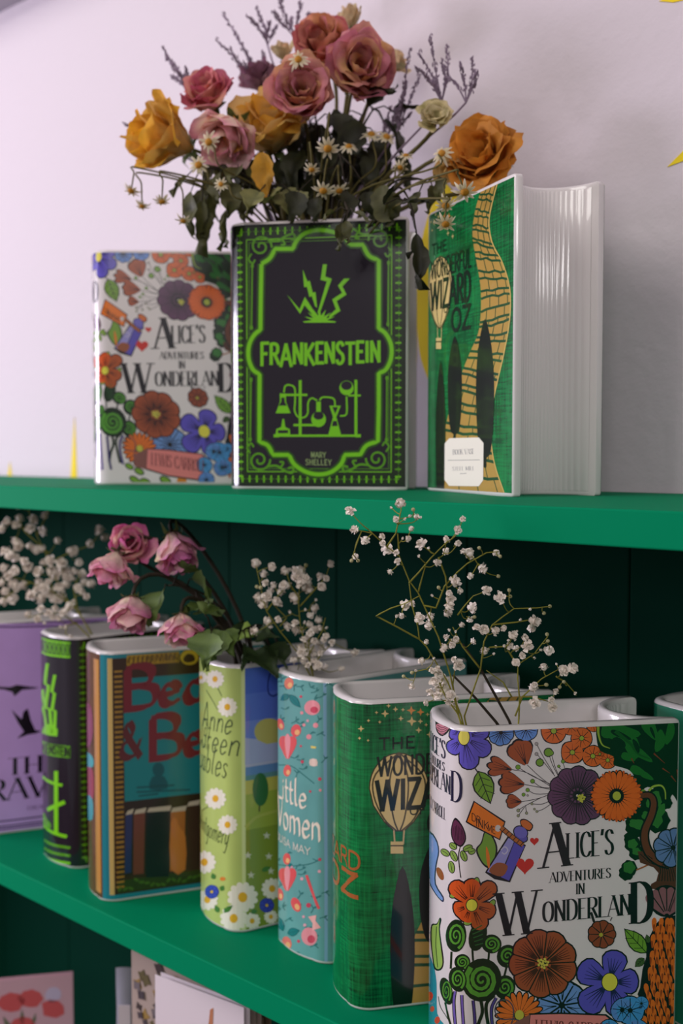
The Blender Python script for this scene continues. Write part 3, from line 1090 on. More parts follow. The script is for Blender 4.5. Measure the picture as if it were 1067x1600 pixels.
# spine lettering
tt = Art()
tt.uv()
NAVY = (30, 28, 58)
ur = al.f(272, 600)[0]
hw_ = ur - USP
zA = al.f(240, 596)[1]
lettering(tt, "ALICE'S", (USP - hw_, zA), (ur, zA), .052, NAVY, 'serif', 8, w=.2, up=(0, 1), caps={0: (1.35, .1)})
zA = al.f(240, 692)[1]
lettering(tt, 'ADVENTURES', (USP - hw_, zA), (ur - .004, zA), .026, NAVY, 'serif', 8, w=.2, up=(0, 1))
zA = al.f(195, 724)[1]
lettering(tt, 'IN', (USP - .012, zA), (USP + .012, zA), .02, NAVY, 'serif', 8, w=.22, up=(0, 1))
ur2 = al.f(394, 900)[0]
zA = al.f(360, 895)[1]
lettering(tt, 'WONDERLAND', (2 * USP - ur2, zA), (ur2, zA), .052, NAVY, 'serif', 8, w=.2, up=(0, 1), caps={0: (1.5, .3), 9: (1.65, .3)})
zA = al.f(250, 1060)[1]
lettering(tt, 'LEWIS CARROLL', (2 * USP - ur - .004, zA), (ur + .004, zA), .034, (58, 52, 70), 'serif', 8, w=.18, up=(0, 1))

al.via(A2, 860, 1080, .194)
# small orange blossoms along the top
al.part = ('printed_small_blossoms', 11)
for x, y, r, n, ro in ((25, 320, 105, 5, .4), (160, 285, 70, 5, .1), (250, 378, 88, 5, 1.1), (175, 492, 92, 4, .0), (340, 522, 88, 5, .5), (345, 268, 60, 5, .8), (460, 555, 72, 5, .2), (395, 505, 40, 5, .4)):
    al.flower(x, y, r, n, (220, 104, 44), rot=ro, lay=2, rc=.2, ctr=(160, 176, 60), veins=1)
for x, y, r in ((5, 497, 22), (100, 565, 17), (66, 604, 14)):
    al.ell(x, y, r, r, INK, 0, 3, 12)
    al.ell(x, y, r * .78, r * .78, GRN, 0, 4, 12)
al.stroke([(10, 515), (40, 620), (90, 730)], 5, STK, 1, 3)
al.stroke([(102, 580), (130, 670), (160, 730)], 5, STK, 1, 3)
al.stroke([(70, 616), (120, 660), (160, 720)], 5, STK, 1, 3)
# dark tree crown in the corner
al.part = ('printed_tree_crown', 12)
DG = (14, 40, 20)
al.poly([(385, 220), (1120, 180), (1120, 1080), (1062, 1060), (1036, 930), (980, 830), (945, 890), (900, 860), (870, 800), (780, 770), (730, 800), (690, 720), (640, 640), (560, 610), (505, 590), (505, 525), (400, 480), (370, 380), (368, 290)], DG, 5, 3)
for x, y, rx, ry, ro in ((560, 330, 150, 60, .1), (640, 420, 60, 130, -.5), (800, 300, 100, 50, 1.0), (880, 400, 40, 90, .2), (720, 500, 110, 34, .6), (620, 530, 60, 30, .4), (700, 640, 70, 34, .4), (960, 330, 34, 100, .2), (470, 320, 70, 60, .2), (770, 680, 60, 24, .5)):
    al.ell(x, y, rx, ry, (34, 106, 38), ro, 6, 16, .12, 3)
for x, y, rx, ry, ro in ((560, 350, 90, 22, .4), (690, 440, 20, 60, -.4), (540, 430, 60, 60, .1), (820, 330, 50, 12, 1.2)):
    al.ell(x, y, rx, ry, DG, ro, 7, 14, .1, 3)
al.stroke([(382, 285), (386, 350), (415, 430), (478, 460)], 22, (150, 176, 58), 8, 5, 6)
al.stroke([(520, 320), (640, 420), (700, 500), (800, 545)], 30, (26, 84, 30), 7, 5, 8)
for a, b, c, d in ((830, 500, 920, 580), (650, 540, 672, 580), (970, 680, 1010, 730), (1020, 630, 1030, 710), (900, 620, 960, 660)):
    al.stroke([(a, b), (c, d)], 12, (126, 52, 34), 8, 0, 3)
# dark purple blossom
al.part = ('printed_blossom', 13)
for k in range(11):
    a = 2 * PI * k / 11 + .2
    al.petal(215, 840, a, 10, 245, 78, INK, 6)
for k in range(11):
    a = 2 * PI * k / 11 + .2
    al.petal(215, 840, a, 40, 236, 66, (98, 58, 92), 7)
    for o in (-.12, 0, .12):
        al.stroke([(215 + 60 * math.cos(a + o), 840 + 60 * math.sin(a + o)), (215 + 205 * math.cos(a + o * 1.2), 840 + 205 * math.sin(a + o * 1.2))], 9, (44, 26, 42), 8, 0, 3)
al.rays(215, 840, 11, .2, 30, 205, 12, (36, 22, 36), 8)
for k in range(14):
    al.ell(245 + 30 * math.cos(k * 2.4) * (k / 14) ** .5, 860 + 34 * math.sin(k * 2.4) * (k / 14) ** .5, 9, 9, (190, 190, 70), 0, 9, 8)
# orange daisy
al.part = ('printed_daisy', 14)
for k in range(22):
    a = 2 * PI * k / 22
    al.petal(530, 842, a, 40, 205 + 8 * (k % 2), 30, INK, 10)
for k in range(22):
    a = 2 * PI * k / 22
    al.petal(530, 842, a, 60, 196 + 8 * (k % 2), 21, (226, 104, 36), 11)
    al.petal(530, 842, a + PI / 22, 130, 212, 12, (206, 88, 30), 10.5)
al.ell(530, 842, 52, 52, INK, 0, 12)
al.ell(532, 842, 33, 36, (176, 186, 66), 0, 13)
# smaller tree with its trunk
al.part = ('printed_tree', 15)
for x, y, r in ((830, 900, 110), (900, 820, 80), (780, 1000, 100), (700, 1080, 100), (860, 1040, 100), (660, 1230, 66), (690, 1300, 60), (640, 1180, 50), (930, 900, 50), (610, 1462, 62)):
    al.ell(x, y, r, r, DG, 0, 6, 18, .08, 7)
for x, y, rx, ry, ro in ((830, 880, 60, 80, .2), (790, 1010, 60, 40, .4), (700, 1070, 70, 40, .2), (860, 1040, 40, 60, .2), (660, 1230, 40, 40, 0), (690, 1290, 34, 30, 0), (890, 960, 30, 60, .3)):
    al.ell(x, y, rx, ry, (52, 120, 50), ro, 7, 16, .12, 5)
al.stroke([(790, 800), (830, 765), (890, 760), (920, 800), (925, 870)], 20, (150, 182, 66), 8, 5, 8)
al.ell(745, 812, 24, 22, (110, 150, 60), 0, 8)
TRK = (104, 54, 38)
al.stroke([(720, 840), (800, 840), (830, 900), (810, 1000), (760, 1120), (760, 1220), (800, 1310), (880, 1370), (960, 1390)], 64, INK, 9, 4, 90)
al.stroke([(720, 840), (800, 840), (830, 900), (810, 1000), (760, 1120), (760, 1220), (800, 1310), (880, 1370), (960, 1390)], 38, TRK, 10, 4, 62)
al.via(A2, 860, 1330, .194)
al.stroke([(690, 150), (750, 125), (800, 100)], 12, (160, 90, 46), 8, 3)
al.ell(632, 136, 64, 66, DG, 0, 8, 20, .06, 7)
al.ell(632, 130, 48, 48, (52, 118, 50), 0, 9, 20, .1, 5)
# trunk goes down to a bulb
al.part = ('printed_trunk', 16)
al.poly([(700, 0), (720, 90), (830, 130), (868, 175), (850, 240), (810, 262), (800, 300), (1060, 330), (1060, 240), (1030, 180), (1060, 80), (900, 40), (800, 0)], (86, 46, 36), 9)
for k in range(7):
    al.stroke([(720 + k * 30, 20 + k * 6), (800 + k * 28, 90), (880 + k * 18, 130 + k * 4), (870 + k * 24, 240)], 6, INK, 10, 4)
al.ell(930, 400, 135, 130, INK, 0, 10)
for k in range(6):
    al.petal(935, 520, -2.35 + k * .31, 20, 235, 40, (142, 92, 100), 11)
for k in range(5):
    al.stroke([(935 + 40 * math.cos(-2.2 + k * .31), 520 + 40 * math.sin(-2.2 + k * .31)), (935 + 215 * math.cos(-2.2 + k * .31), 520 + 215 * math.sin(-2.2 + k * .31))], 9, INK, 12)
# grey-blue blossom on the trunk
al.part = ('printed_blossom', 17)
for k in range(8):
    a = 2 * PI * k / 8 + .2
    al.petal(985, -30, a, 0, 165, 66, INK, 12)
for k in range(8):
    a = 2 * PI * k / 8 + .2
    al.petal(985, -30, a, 20, 155, 54, (98, 128, 178), 13)
    al.stroke([(985 + 30 * math.cos(a), -30 + 30 * math.sin(a)), (985 + 130 * math.cos(a + .1), -30 + 130 * math.sin(a + .1))], 8, INK, 14, 0, 2)
al.rays(985, -30, 8, .2, 10, 135, 10, INK, 14)
# scaly orange flower spike
al.part = ('printed_flower_spike', 18)
al.poly([(1060, 520), (900, 535), (850, 580), (815, 650), (770, 740), (770, 850), (740, 950), (720, 1100), (700, 1150), (740, 1250), (770, 1420), (1070, 1420)], INK, 6)
random.seed(5)
row = 0
y = 570
while y < 1500:
    n = 6
    for k in range(n):
        x = 830 - (y - 570) * .09 + k * 52 + (row % 2) * 26
        if x < 800 - min(90, (y - 560) * .16) - 20 or x > 1060:
            continue
        al.petal(x, y + 75, -PI / 2 + random.uniform(-.18, .18), 0, 112, 20, (222, 108, 34), 8)
        al.petal(x, y + 75, -PI / 2 + random.uniform(-.1, .1), 0, 60, 8, (150, 62, 24), 9)
    y += 66
    row += 1
al.leaf(775, 820, 592, 622, 70, (112, 160, 52), lay=8)
al.leaf(755, 860, 678, 932, 34, (70, 96, 50), lay=5)
al.leaf(790, 740, 772, 668, 22, (70, 96, 50), lay=5)
# small rust blossom under the title
al.part = ('printed_blossom', 19)
for k in range(9):
    al.petal(412, 668, 2 * PI * k / 9, 0, 118, 46, INK, 9)
for k in range(9):
    al.petal(412, 668, 2 * PI * k / 9, 10, 110, 36, (140, 66, 42), 10)
al.rays(412, 668, 9, 0, 15, 95, 9, INK, 11)
al.ell(405, 672, 16, 16, (176, 170, 60), 0, 12)
al.stroke([(325, 490), (350, 570)], 20, (40, 34, 40), 8)
al.stroke([(495, 530), (480, 560)], 8, (80, 72, 80), 8)
# violet blossom at the foot
al.part = ('printed_blossom', 20)
for k, (a, r, w) in enumerate(((-1.35, 262, 108), (-.05, 232, 108), (1.2, 280, 115), (2.35, 310, 118), (3.6, 280, 118))):
    al.petal(475, 1055, a, 0, r + 8, w, INK, 9)
for k, (a, r, w) in enumerate(((-1.35, 262, 108), (-.05, 232, 108), (1.2, 280, 115), (2.35, 310, 118), (3.6, 280, 118))):
    al.petal(475, 1055, a, 10, r - 4, w * .9, (92, 80, 188), 10)
    for o in (-.3, -.15, 0, .15, .3):
        al.stroke([(475 + 70 * math.cos(a + o * .6), 1055 + 70 * math.sin(a + o * .6)), (475 + r * .75 * math.cos(a + o), 1055 + r * .75 * math.sin(a + o))], 12, (36, 30, 80), 11, 0, 3)
al.ell(475, 1052, 68, 76, INK, 0, 12)
al.ell(475, 1052, 61, 70, (222, 214, 76), 0, 13)
# pale blue blossom and small blue ones
al.part = ('printed_blue_blossoms', 21)
al.flower(90, 1240, 215, 7, (112, 148, 208), rot=.3, lay=3, rc=.1, ctr=INK, veins=2)
for x, y, r in ((640, 1280, 118), (730, 1225, 60), (470, 1440, 90), (700, 1440, 90)):
    al.flower(x, y, r, 5, (72, 148, 210), rot=.3, lay=13, rc=.14, ctr=INK, veins=1)

al.via(A2, 640, 1330, .2062)
# orange-red blossom on the corner
al.part = ('printed_blossom', 22)
for (a, r) in ((-2.3, 235), (-1.55, 205), (-.75, 245), (.35, 195), (1.15, 215), (1.95, 150), (2.75, 150)):
    al.petal(470, 405, a, 0, r, 74, INK, 4)
for n_, (a, r) in enumerate(((-2.3, 235), (-1.55, 205), (-.75, 245), (.35, 195), (1.15, 215), (1.95, 150), (2.75, 150))):
    al.petal(470, 405, a, 12, r - 10, 62, (208, 84, 32) if n_ in (0, 1, 5, 6) else (176, 82, 34), 5)
    for o in (-.12, .03, .15):
        al.stroke([(470 + 60 * math.cos(a + o), 405 + 60 * math.sin(a + o)), (470 + r * .75 * math.cos(a + o), 405 + r * .75 * math.sin(a + o))], 8, (60, 24, 16), 6, 0, 2)
for x, y, ro in ((335, 332, 1.2), (508, 230, 0), (625, 395, .6), (440, 540, 1.4)):
    al.ell(x, y, 24, 36, INK, ro, 3)
    al.ell(x, y, 18, 29, (128, 162, 66), ro, 4)
al.ell(470, 408, 46, 50, INK, 0, 8)
al.ell(470, 408, 40, 44, (216, 210, 72), 0, 9)
# swirled topiary balls
al.part = ('printed_topiary', 23)
SW, SK = (84, 150, 50), (18, 42, 22)
for x1, y1, x2, y2 in ((318, 760, 312, 890), (475, 745, 480, 830), (600, 770, 595, 830), (735, 870, 715, 950), (270, 1145, 310, 1310)):
    al.stroke([(x1, y1), (x2, y2)], 16, SK, 2)
for x, y, rx, ry, ro in ((352, 640, 78, 124, .05), (620, 702, 76, 72, .2), (740, 795, 80, 88, .3), (400, 840, 60, 62, 0), (720, 1030, 80, 92, .2), (740, 1160, 70, 66, .2), (280, 1060, 46, 106, -.25)):
    al.swirl(x, y, rx, ry, SW, SK, ro, 3)
al.ell(516, 640, 66, 118, SK, .25, 4)
for k in range(5):
    al.stroke([(470 + k * 6, 600 + k * 28), (548 + k * 2, 560 + k * 34)], 8, (42, 92, 44), 5)
al.swirl(545, 975, 150, 165, SW, SK, .2, 6, 2.6)
al.swirl(365, 970, 66, 96, SW, SK, -.2, 7)
for pts, c in (([(345, 1060), (335, 1150), (350, 1340), (380, 1500)], (110, 90, 170)), ([(395, 1090), (400, 1200), (410, 1350), (420, 1500)], (120, 96, 180)), ([(480, 1130), (490, 1230), (500, 1380), (520, 1500)], (76, 60, 130)),
               ([(540, 1130), (550, 1220), (520, 1310), (500, 1420)], SK), ([(640, 1090), (580, 1160), (590, 1290), (620, 1420)], SK), ([(655, 1110), (620, 1190), (625, 1310), (650, 1430)], (80, 66, 140))):
    al.stroke(pts, 26, SK, 2, 4)
    al.stroke(pts, 15, c, 3, 4)
al.stroke([(218, 1100), (235, 1180), (290, 1270), (320, 1320)], 5, SK, 2, 4)
# long leaf and blue ribbon on the spine
al.part = ('printed_leaf_and_ribbon', 24)
al.poly([(228, 505), (242, 520), (230, 590), (246, 720), (260, 840), (238, 900), (188, 892), (170, 780), (158, 660), (166, 556), (206, 548)], INK, 2, 3)
al.poly([(228, 515), (222, 592), (236, 720), (250, 840), (232, 888), (196, 880), (178, 780), (168, 660), (174, 566), (210, 556)], (150, 184, 84), 3, 3)
al.stroke([(205, 570), (200, 720), (215, 880)], 5, INK, 4, 3)
al.poly([(140, -140), (200, -100), (225, 0), (205, 110), (200, 245), (258, 345), (248, 384), (180, 300), (148, 200)], (38, 48, 80), 2, 3)
al.poly([(140, -128), (194, -92), (217, 0), (196, 110), (192, 248), (250, 350), (240, 368), (186, 296), (154, 200)], (124, 158, 216), 3, 3)
al.ell(232, 170, 22, 52, (150, 84, 44), -.4, 3)
al.poly([(130, 800), (180, 860), (205, 1000), (210, 1230), (262, 1330), (130, 1400)], (44, 140, 156), 1, 3)
for x, y, r in ((152, 1100, 26), (172, 1195, 16), (210, 1280, 20)):
    al.ell(x, y, r, r * 1.4, (206, 60, 40), .2, 2)
# rust blossom
al.part = ('printed_blossom', 25)
for k in range(9):
    a = 2 * PI * k / 9 + .3
    al.petal(1010, 850, a, 0, 268, 100, INK, 5)
for k in range(9):
    a = 2 * PI * k / 9 + .3
    al.petal(1010, 850, a, 30, 256, 86, (158, 76, 46), 6)
    for o in (-.2, -.1, 0, .1, .2):
        al.stroke([(1010 + 60 * math.cos(a + o * .6), 850 + 60 * math.sin(a + o * .6)), (1010 + 215 * math.cos(a + o), 850 + 215 * math.sin(a + o))], 11, (66, 30, 24), 7, 0, 3)
al.rays(1010, 850, 9, .3, 40, 228, 13, (46, 22, 18), 7)
for k in range(14):
    al.ell(1008 + 42 * math.cos(k * 2.4) * (k / 14) ** .5, 848 + 42 * math.sin(k * 2.4) * (k / 14) ** .5, 10, 10, (206, 196, 80), 0, 8, 8)
# orange daisy and wire loop by the foot
al.part = ('printed_daisy', 26)
for k in range(20):
    a = 2 * PI * k / 20
    al.petal(830, 1245, a, 30, 190, 26, INK, 7)
for k in range(20):
    a = 2 * PI * k / 20
    al.petal(830, 1245, a, 40, 180, 18, (226, 112, 40), 8)
al.ell(830, 1240, 34, 38, (196, 190, 70), 0, 9)
al.stroke([(860, 1290), (780, 1270), (690, 1270), (645, 1210), (670, 1140), (730, 1125), (778, 1170), (785, 1250), (760, 1330)], 9, (70, 66, 84), 10, 5)

# the foot of the cover, seen on the upper vase
al.part = ('printed_name_plate', 27)
al.via(A1, 120, 370, .2562)
al.poly([(425, 1288), (560, 1296), (765, 1322), (812, 1360), (804, 1440), (752, 1490), (560, 1462), (415, 1418)], INK, 11)
al.poly([(432, 1295), (560, 1303), (760, 1328), (803, 1364), (796, 1434), (748, 1480), (560, 1454), (424, 1412)], (226, 130, 126), 12)
al.poly([(345, 1330), (430, 1292), (420, 1418), (350, 1400)], (136, 84, 78), 11)
for x, y, r in ((540, 1485, 40), (380, 1430, 34), (350, 1480, 34), (420, 1495, 36), (320, 1400, 30), (395, 1500, 30)):
    al.ell(x, y, r, r * .6, INK, .5, 8)
    al.ell(x, y, r * .8, r * .42, (120, 164, 50), .5, 9)
al.ell(640, 1490, 30, 34, (214, 130, 36), 0, 9)
for x, y, r in ((835, 1310, 52), (885, 1408, 52), (790, 1482, 50)):
    al.flower(x, y, r, 5, (92, 138, 206), rot=.2, lay=13, rc=.16, ctr=INK, veins=1)
for v in (A1, A2):
    al.build(v, 'printed_flowers')

# title of the cover, read off the lower vase
tt.via(A2, 860, 1330, .194)
lettering(tt, "LICE'S", (128, 58), (505, 22), 200, INK, 'serif', 12, w=.2)
lettering(tt, 'A', (-60, 132), (132, 112), 350, INK, 'serif', 12, w=.26)
lettering(tt, 'ADVENTURES', (-8, 252), (484, 212), 80, INK, 'serif', 12, w=.19)
lettering(tt, 'IN', (204, 345), (272, 340), 84, INK, 'serif', 12, w=.2)
tt.via(A2, 640, 1330, .2062)
lettering(tt, 'W', (672, 640), (962, 616), 320, INK, 'serif', 12, w=.2)
tt.via(A2, 860, 1330, .194)
lettering(tt, 'ONDERLAN', (-62, 572), (645, 508), 165, INK, 'serif', 12, w=.2)
lettering(tt, 'D', (648, 580), (812, 566), 325, INK, 'serif', 12, w=.24)
tt.via(A1, 120, 370, .2562)
lettering(tt, 'LEWIS CARROLL', (455, 1390), (785, 1436), 72, (120, 56, 60), 'serif', 15, w=.18)
for v in (A1, A2):
    tt.build(v, 'title_lettering')

# ---- Frankenstein
fr = Art()
LIME, LIME2, OLV = (122, 204, 22), (92, 160, 20), (44, 72, 26)
fr.via(F1, 340, 320, .3187)
fr.part = ('printed_border', 0)
def band(art, x0, y0, x1, y1, w, col, lay):
    art.poly([(x0, y0), (x1, y0), (x1, y0 + w), (x0, y0 + w)], col, lay)
    art.poly([(x0, y1 - w), (x1, y1 - w), (x1, y1), (x0, y1)], col, lay)
    art.poly([(x0, y0), (x0 + w, y0), (x0 + w, y1), (x0, y1)], col, lay)
    art.poly([(x1 - w, y0), (x1, y0), (x1, y1), (x1 - w, y1)], col, lay)
fr.uv()
uB0, uB1 = -.045, UMAX - .004
band(fr, uB0, .018, uB1, .982, .048, (30, 44, 22), 1)
band(fr, uB0 + .048, .066, uB1 - .048, .934, .0035, LIME, 2)
band(fr, uB0 + .058, .078, uB1 - .058, .922, .002, LIME2, 2)
for k in range(34):
    z = .05 + .9 * k / 33
    for u in (uB0 + .022, uB1 - .024):
        fr.stroke([(u - .011, z), (u + .011, z)], .0055, LIME2 if k % 2 else LIME, 3)
        fr.stroke([(u + .002, z - .010), (u + .002, z + .010)], .003, LIME2, 3)
for k in range(22):
    u = uB0 + .03 + (uB1 - uB0 - .06) * k / 21
    for z in (.040, .962):
        fr.stroke([(u, z - .013), (u, z + .013)], .0055, LIME, 3)
        fr.stroke([(u - .010, z), (u + .010, z)], .003, LIME2, 3)
fr.via(F1, 340, 320, .3187)
fr.part = ('printed_frame', 0)
frame = ([(215, 290), (212, 450), (210, 612)] + catm([(210, 612), (178, 640), (154, 690), (152, 752), (172, 806), (206, 832)], 5)[1:]
         + [(205, 1000)] + catm([(205, 1162), (246, 1180), (272, 1226)], 4) + [(346, 1226)] + catm([(350, 1226), (376, 1272), (430, 1308), (494, 1322), (556, 1310), (604, 1272), (624, 1226)], 5)[1:]
         + [(696, 1224)] + catm([(700, 1224), (730, 1180), (786, 1160)], 4) + [(790, 1000)] + catm([(790, 826), (826, 806), (850, 752), (850, 686), (824, 632), (790, 606)], 5)
         + [(790, 450)] + catm([(790, 272), (742, 250), (712, 196)], 4) + [(654, 196)] + catm([(650, 196), (620, 158), (560, 132), (490, 124), (424, 142), (384, 182), (370, 216)], 5)[1:]
         + catm([(282, 216), (256, 262), (215, 290)], 4))
fr.stroke(frame, 40, (46, 84, 20), 4)
fr.stroke(frame, 20, LIME, 5)
for cx, cy, fx, fy in ((212, 205, 1, 1), (792, 172, -1, 1), (205, 1252, 1, -1), (780, 1246, -1, -1)):
    pts = []
    for k in range(30):
        a = 2 * PI * 1.6 * k / 29 + 2.6
        q = 8 + 46 * k / 29
        pts.append((cx + fx * q * math.cos(a), cy + fy * q * math.sin(a)))
    fr.stroke(pts, 10, LIME2, 5)
    fr.stroke([(cx + fx * 40, cy - fy * 30), (cx + fx * 85, cy - fy * 28), (cx + fx * 120, cy - fy * 50), (cx + fx * 160, cy - fy * 62), (cx + fx * 165, cy - fy * 35), (cx + fx * 140, cy - fy * 40)], 11, LIME2, 5, 4)
    fr.stroke([(cx + fx * 100, cy - fy * 42), (cx + fx * 118, cy - fy * 12), (cx + fx * 98, cy - fy * 8)], 10, LIME2, 5, 4)
    fr.stroke([(cx - fx * 45, cy + fy * 35), (cx - fx * 60, cy + fy * 62), (cx - fx * 40, cy + fy * 82), (cx - fx * 28, cy + fy * 64)], 9, LIME2, 5, 4)
for a, b in (((170, 300), (166, 602)), ((164, 858), (160, 1150)), ((838, 285), (835, 585)), ((830, 850), (828, 1152))):
    fr.stroke([a, b], 7, LIME2, 5)
    for q in (a, b):
        fr.ell(q[0], q[1], 8, 12, LIME2, 0, 5, 10)
fr.part = ('printed_lightning', 0)
fr.poly([(340, 440), (402, 512), (428, 452), (488, 545), (470, 545), (426, 492), (405, 535)], LIME, 6)
fr.poly([(418, 318), (440, 376), (452, 372), (466, 430), (480, 428), (488, 505), (478, 498), (462, 448), (450, 452), (438, 402), (424, 404)], LIME, 6)
fr.poly([(516, 292), (536, 292), (528, 352), (560, 362), (500, 535), (490, 530), (535, 376), (505, 368)], LIME, 6)
fr.poly([(620, 362), (648, 362), (612, 400), (632, 440), (584, 472), (602, 520), (550, 555), (545, 545), (580, 512), (562, 464), (610, 432), (590, 396)], LIME, 6)
burst = []
for k in range(17):
    a = -PI + PI * k / 16
    q = 74 if k % 2 == 0 else 34
    burst.append((500 + q * 1.1 * math.cos(a), 572 + q * .85 * math.sin(a)))
fr.poly(burst + [(575, 578), (425, 578)], LIME, 6)
fr.part = ('printed_glassware', 0)
G = LIME
fr.stroke([(278, 1132), (702, 1132)], 11, G, 6)
for x0, x1 in ((275, 300), (675, 702)):
    fr.poly([(x0, 1125), (x1, 1125), (x1, 1140), (x0, 1140)], G, 6)
fr.stroke([(405, 860), (405, 1130)], 14, G, 6)
fr.stroke([(678, 858), (678, 1130)], 14, G, 6)
fr.stroke([(305, 932), (440, 932)], 11, G, 6)
fr.stroke([(372, 1080), (500, 1080)], 11, G, 6)
fr.stroke([(640, 935), (702, 935)], 9, G, 6)
fr.poly([(305, 925), (335, 925), (335, 965), (358, 1022), (285, 1022), (306, 965)], G, 6)
fr.poly([(312, 945), (328, 945), (330, 968), (340, 985), (300, 985), (312, 965)], (34, 27, 38), 7)
fr.stroke([(325, 920), (332, 888), (356, 884), (378, 900), (380, 960), (378, 1010), (395, 1040), (425, 1042), (442, 1020), (444, 970), (462, 948), (488, 960)], 8, G, 6, 4)
fr.ell(495, 1052, 36, 38, G, 0, 6)
fr.ell(495, 1034, 25, 20, (34, 27, 38), 0, 7)
fr.poly([(484, 965), (506, 965), (506, 1025), (484, 1025)], G, 6)
fr.stroke([(500, 960), (512, 945), (545, 944), (572, 955), (576, 1000)], 8, G, 6, 4)
fr.poly([(548, 985), (604, 985), (582, 1040), (606, 1130), (542, 1130), (566, 1040)], G, 6)
fr.poly([(562, 992), (590, 992), (577, 1025)], (34, 27, 38), 7)
fr.poly([(566, 1060), (584, 1060), (588, 1085), (560, 1085)], (34, 27, 38), 7)
fr.stroke([(600, 1035), (626, 1032), (634, 1010), (632, 940)], 8, G, 6, 3)
fr.ell(632, 898, 35, 36, G, 0, 6)
fr.ell(632, 886, 27, 22, (34, 27, 38), 0, 7)
fr.poly([(318, 1050), (326, 1050), (332, 1090), (354, 1100), (356, 1128), (284, 1128), (288, 1100), (312, 1090)], G, 6)
fr.poly([(296, 1105), (346, 1105), (346, 1120), (296, 1120)], (34, 27, 38), 7)
fr.part = ('printed_spine', 0)
fr.via(F2, 0, 1000, .3093)
fr.poly([(212, -22), (356, 4), (356, 90), (212, 62)], (56, 92, 30), 4)
fr.stroke([(212, -10), (356, 16)], 8, LIME, 5)
fr.stroke([(212, 62), (356, 86)], 10, LIME, 5)
for k in range(6):
    fr.stroke([(222 + k * 22, 6 + k * 3), (240 + k * 22, 60 + k * 4)], 6, LIME2, 5)
    fr.stroke([(240 + k * 22, 6 + k * 3), (222 + k * 22, 60 + k * 4)], 6, LIME2, 5)
for z_ in ([(240, 118), (228, 220), (246, 230), (232, 340), (252, 350), (262, 470)], [(278, 176), (262, 260), (276, 270), (264, 350), (280, 360), (276, 470)], [(216, 250), (226, 330), (220, 340), (240, 470)]):
    fr.stroke(z_, 15, LIME, 5)
fr.poly([(214, 462), (224, 430), (236, 448), (246, 420), (258, 446), (272, 424), (278, 452), (292, 446), (290, 486), (214, 470)], LIME, 5)
fr.poly([(212, 505), (356, 535), (356, 596), (212, 566)], LIME2, 4)
fr.stroke([(284, 662), (284, 985)], 20, LIME, 5)
fr.stroke([(214, 690), (316, 734)], 15, LIME, 5)
fr.stroke([(240, 858), (328, 818)], 20, LIME, 5)
fr.stroke([(214, 932), (338, 994)], 17, LIME, 5)
fr.poly([(214, 870), (226, 876), (258, 930), (258, 950), (214, 936)], LIME2, 5)
for y0, c in ((1010, LIME2), (1050, LIME2), (1088, LIME)):
    fr.stroke([(226, y0), (356, y0 + 40)], 12, c, 5)
for v in (F1, F2):
    fr.build(v, 'printed_frame_and_glassware')
ft = Art()
ft.via(F1, 340, 320, .3187)
lettering(ft, 'FRANKENSTEIN', (212, 782), (796, 768), 98, LIME, 'sans', 8, w=.20, caps={0: (1.1, .05), 2: (1.08, .12), 4: (1.05, .08), 7: (1.05, .06), 8: (1.05, .1)}, track=.16)
lettering(ft, 'MARY', (458, 1238), (530, 1240), 26, (150, 172, 110), 'sans', 8, w=.16, track=.2)
lettering(ft, 'SHELLEY', (432, 1274), (558, 1276), 26, (150, 172, 110), 'sans', 8, w=.16, track=.2)
ft.via(F2, 0, 1000, .3093)
lettering(ft, 'KENSTEIN', (214, 566), (352, 590), 44, (30, 44, 18), 'sans', 8, w=.2)
for v in (F1, F2):
    ft.build(v, 'title_lettering')

# ---- Oz
oz = Art()
GOLD, DKG = (186, 148, 72), (10, 40, 24)
oz.part = ('printed_brick_road', 0)
oz.via(O1, 640, 250, .3376)
left_e = catm([(352, 100), (318, 180), (296, 280), (292, 360), (306, 450), (328, 580), (330, 700), (318, 800), (280, 890), (240, 990), (205, 1090), (170, 1220), (150, 1350), (140, 1560)], 4)
right_e = catm([(420, 60), (385, 190), (368, 290), (384, 385), (428, 470), (460, 570), (468, 660), (460, 770), (436, 900), (408, 1020), (385, 1130), (375, 1250), (392, 1400), (445, 1560)], 4)
for i in range(len(left_e) - 1):
    oz.poly([left_e[i], left_e[i + 1], right_e[i + 1], right_e[i]], GOLD, 2)
random.seed(3)
nrow = 34
for r_ in range(nrow):
    f = r_ / nrow
    i = int(f * (len(left_e) - 1))
    a, b = left_e[i], right_e[i]
    pts = [(a[0] + (b[0] - a[0]) * q, a[1] + (b[1] - a[1]) * q + random.uniform(-6, 6)) for q in (0, .2, .4, .6, .8, 1)]
    oz.stroke(pts, 9 + 5 * f, (24, 78, 44), 3)
    i2 = min(len(left_e) - 1, int((r_ + 1) / nrow * (len(left_e) - 1)))
    a2, b2 = left_e[i2], right_e[i2]
    for q in (.2 + .1 * (r_ % 2), .5 + .1 * (r_ % 2), .8 + .1 * (r_ % 2)):
        oz.stroke([(a[0] + (b[0] - a[0]) * q, a[1] + (b[1] - a[1]) * q), (a2[0] + (b2[0] - a2[0]) * q, a2[1] + (b2[1] - a2[1]) * q)], 4, (66, 86, 44), 3)
oz.stroke(right_e, 5, (206, 176, 100), 4)
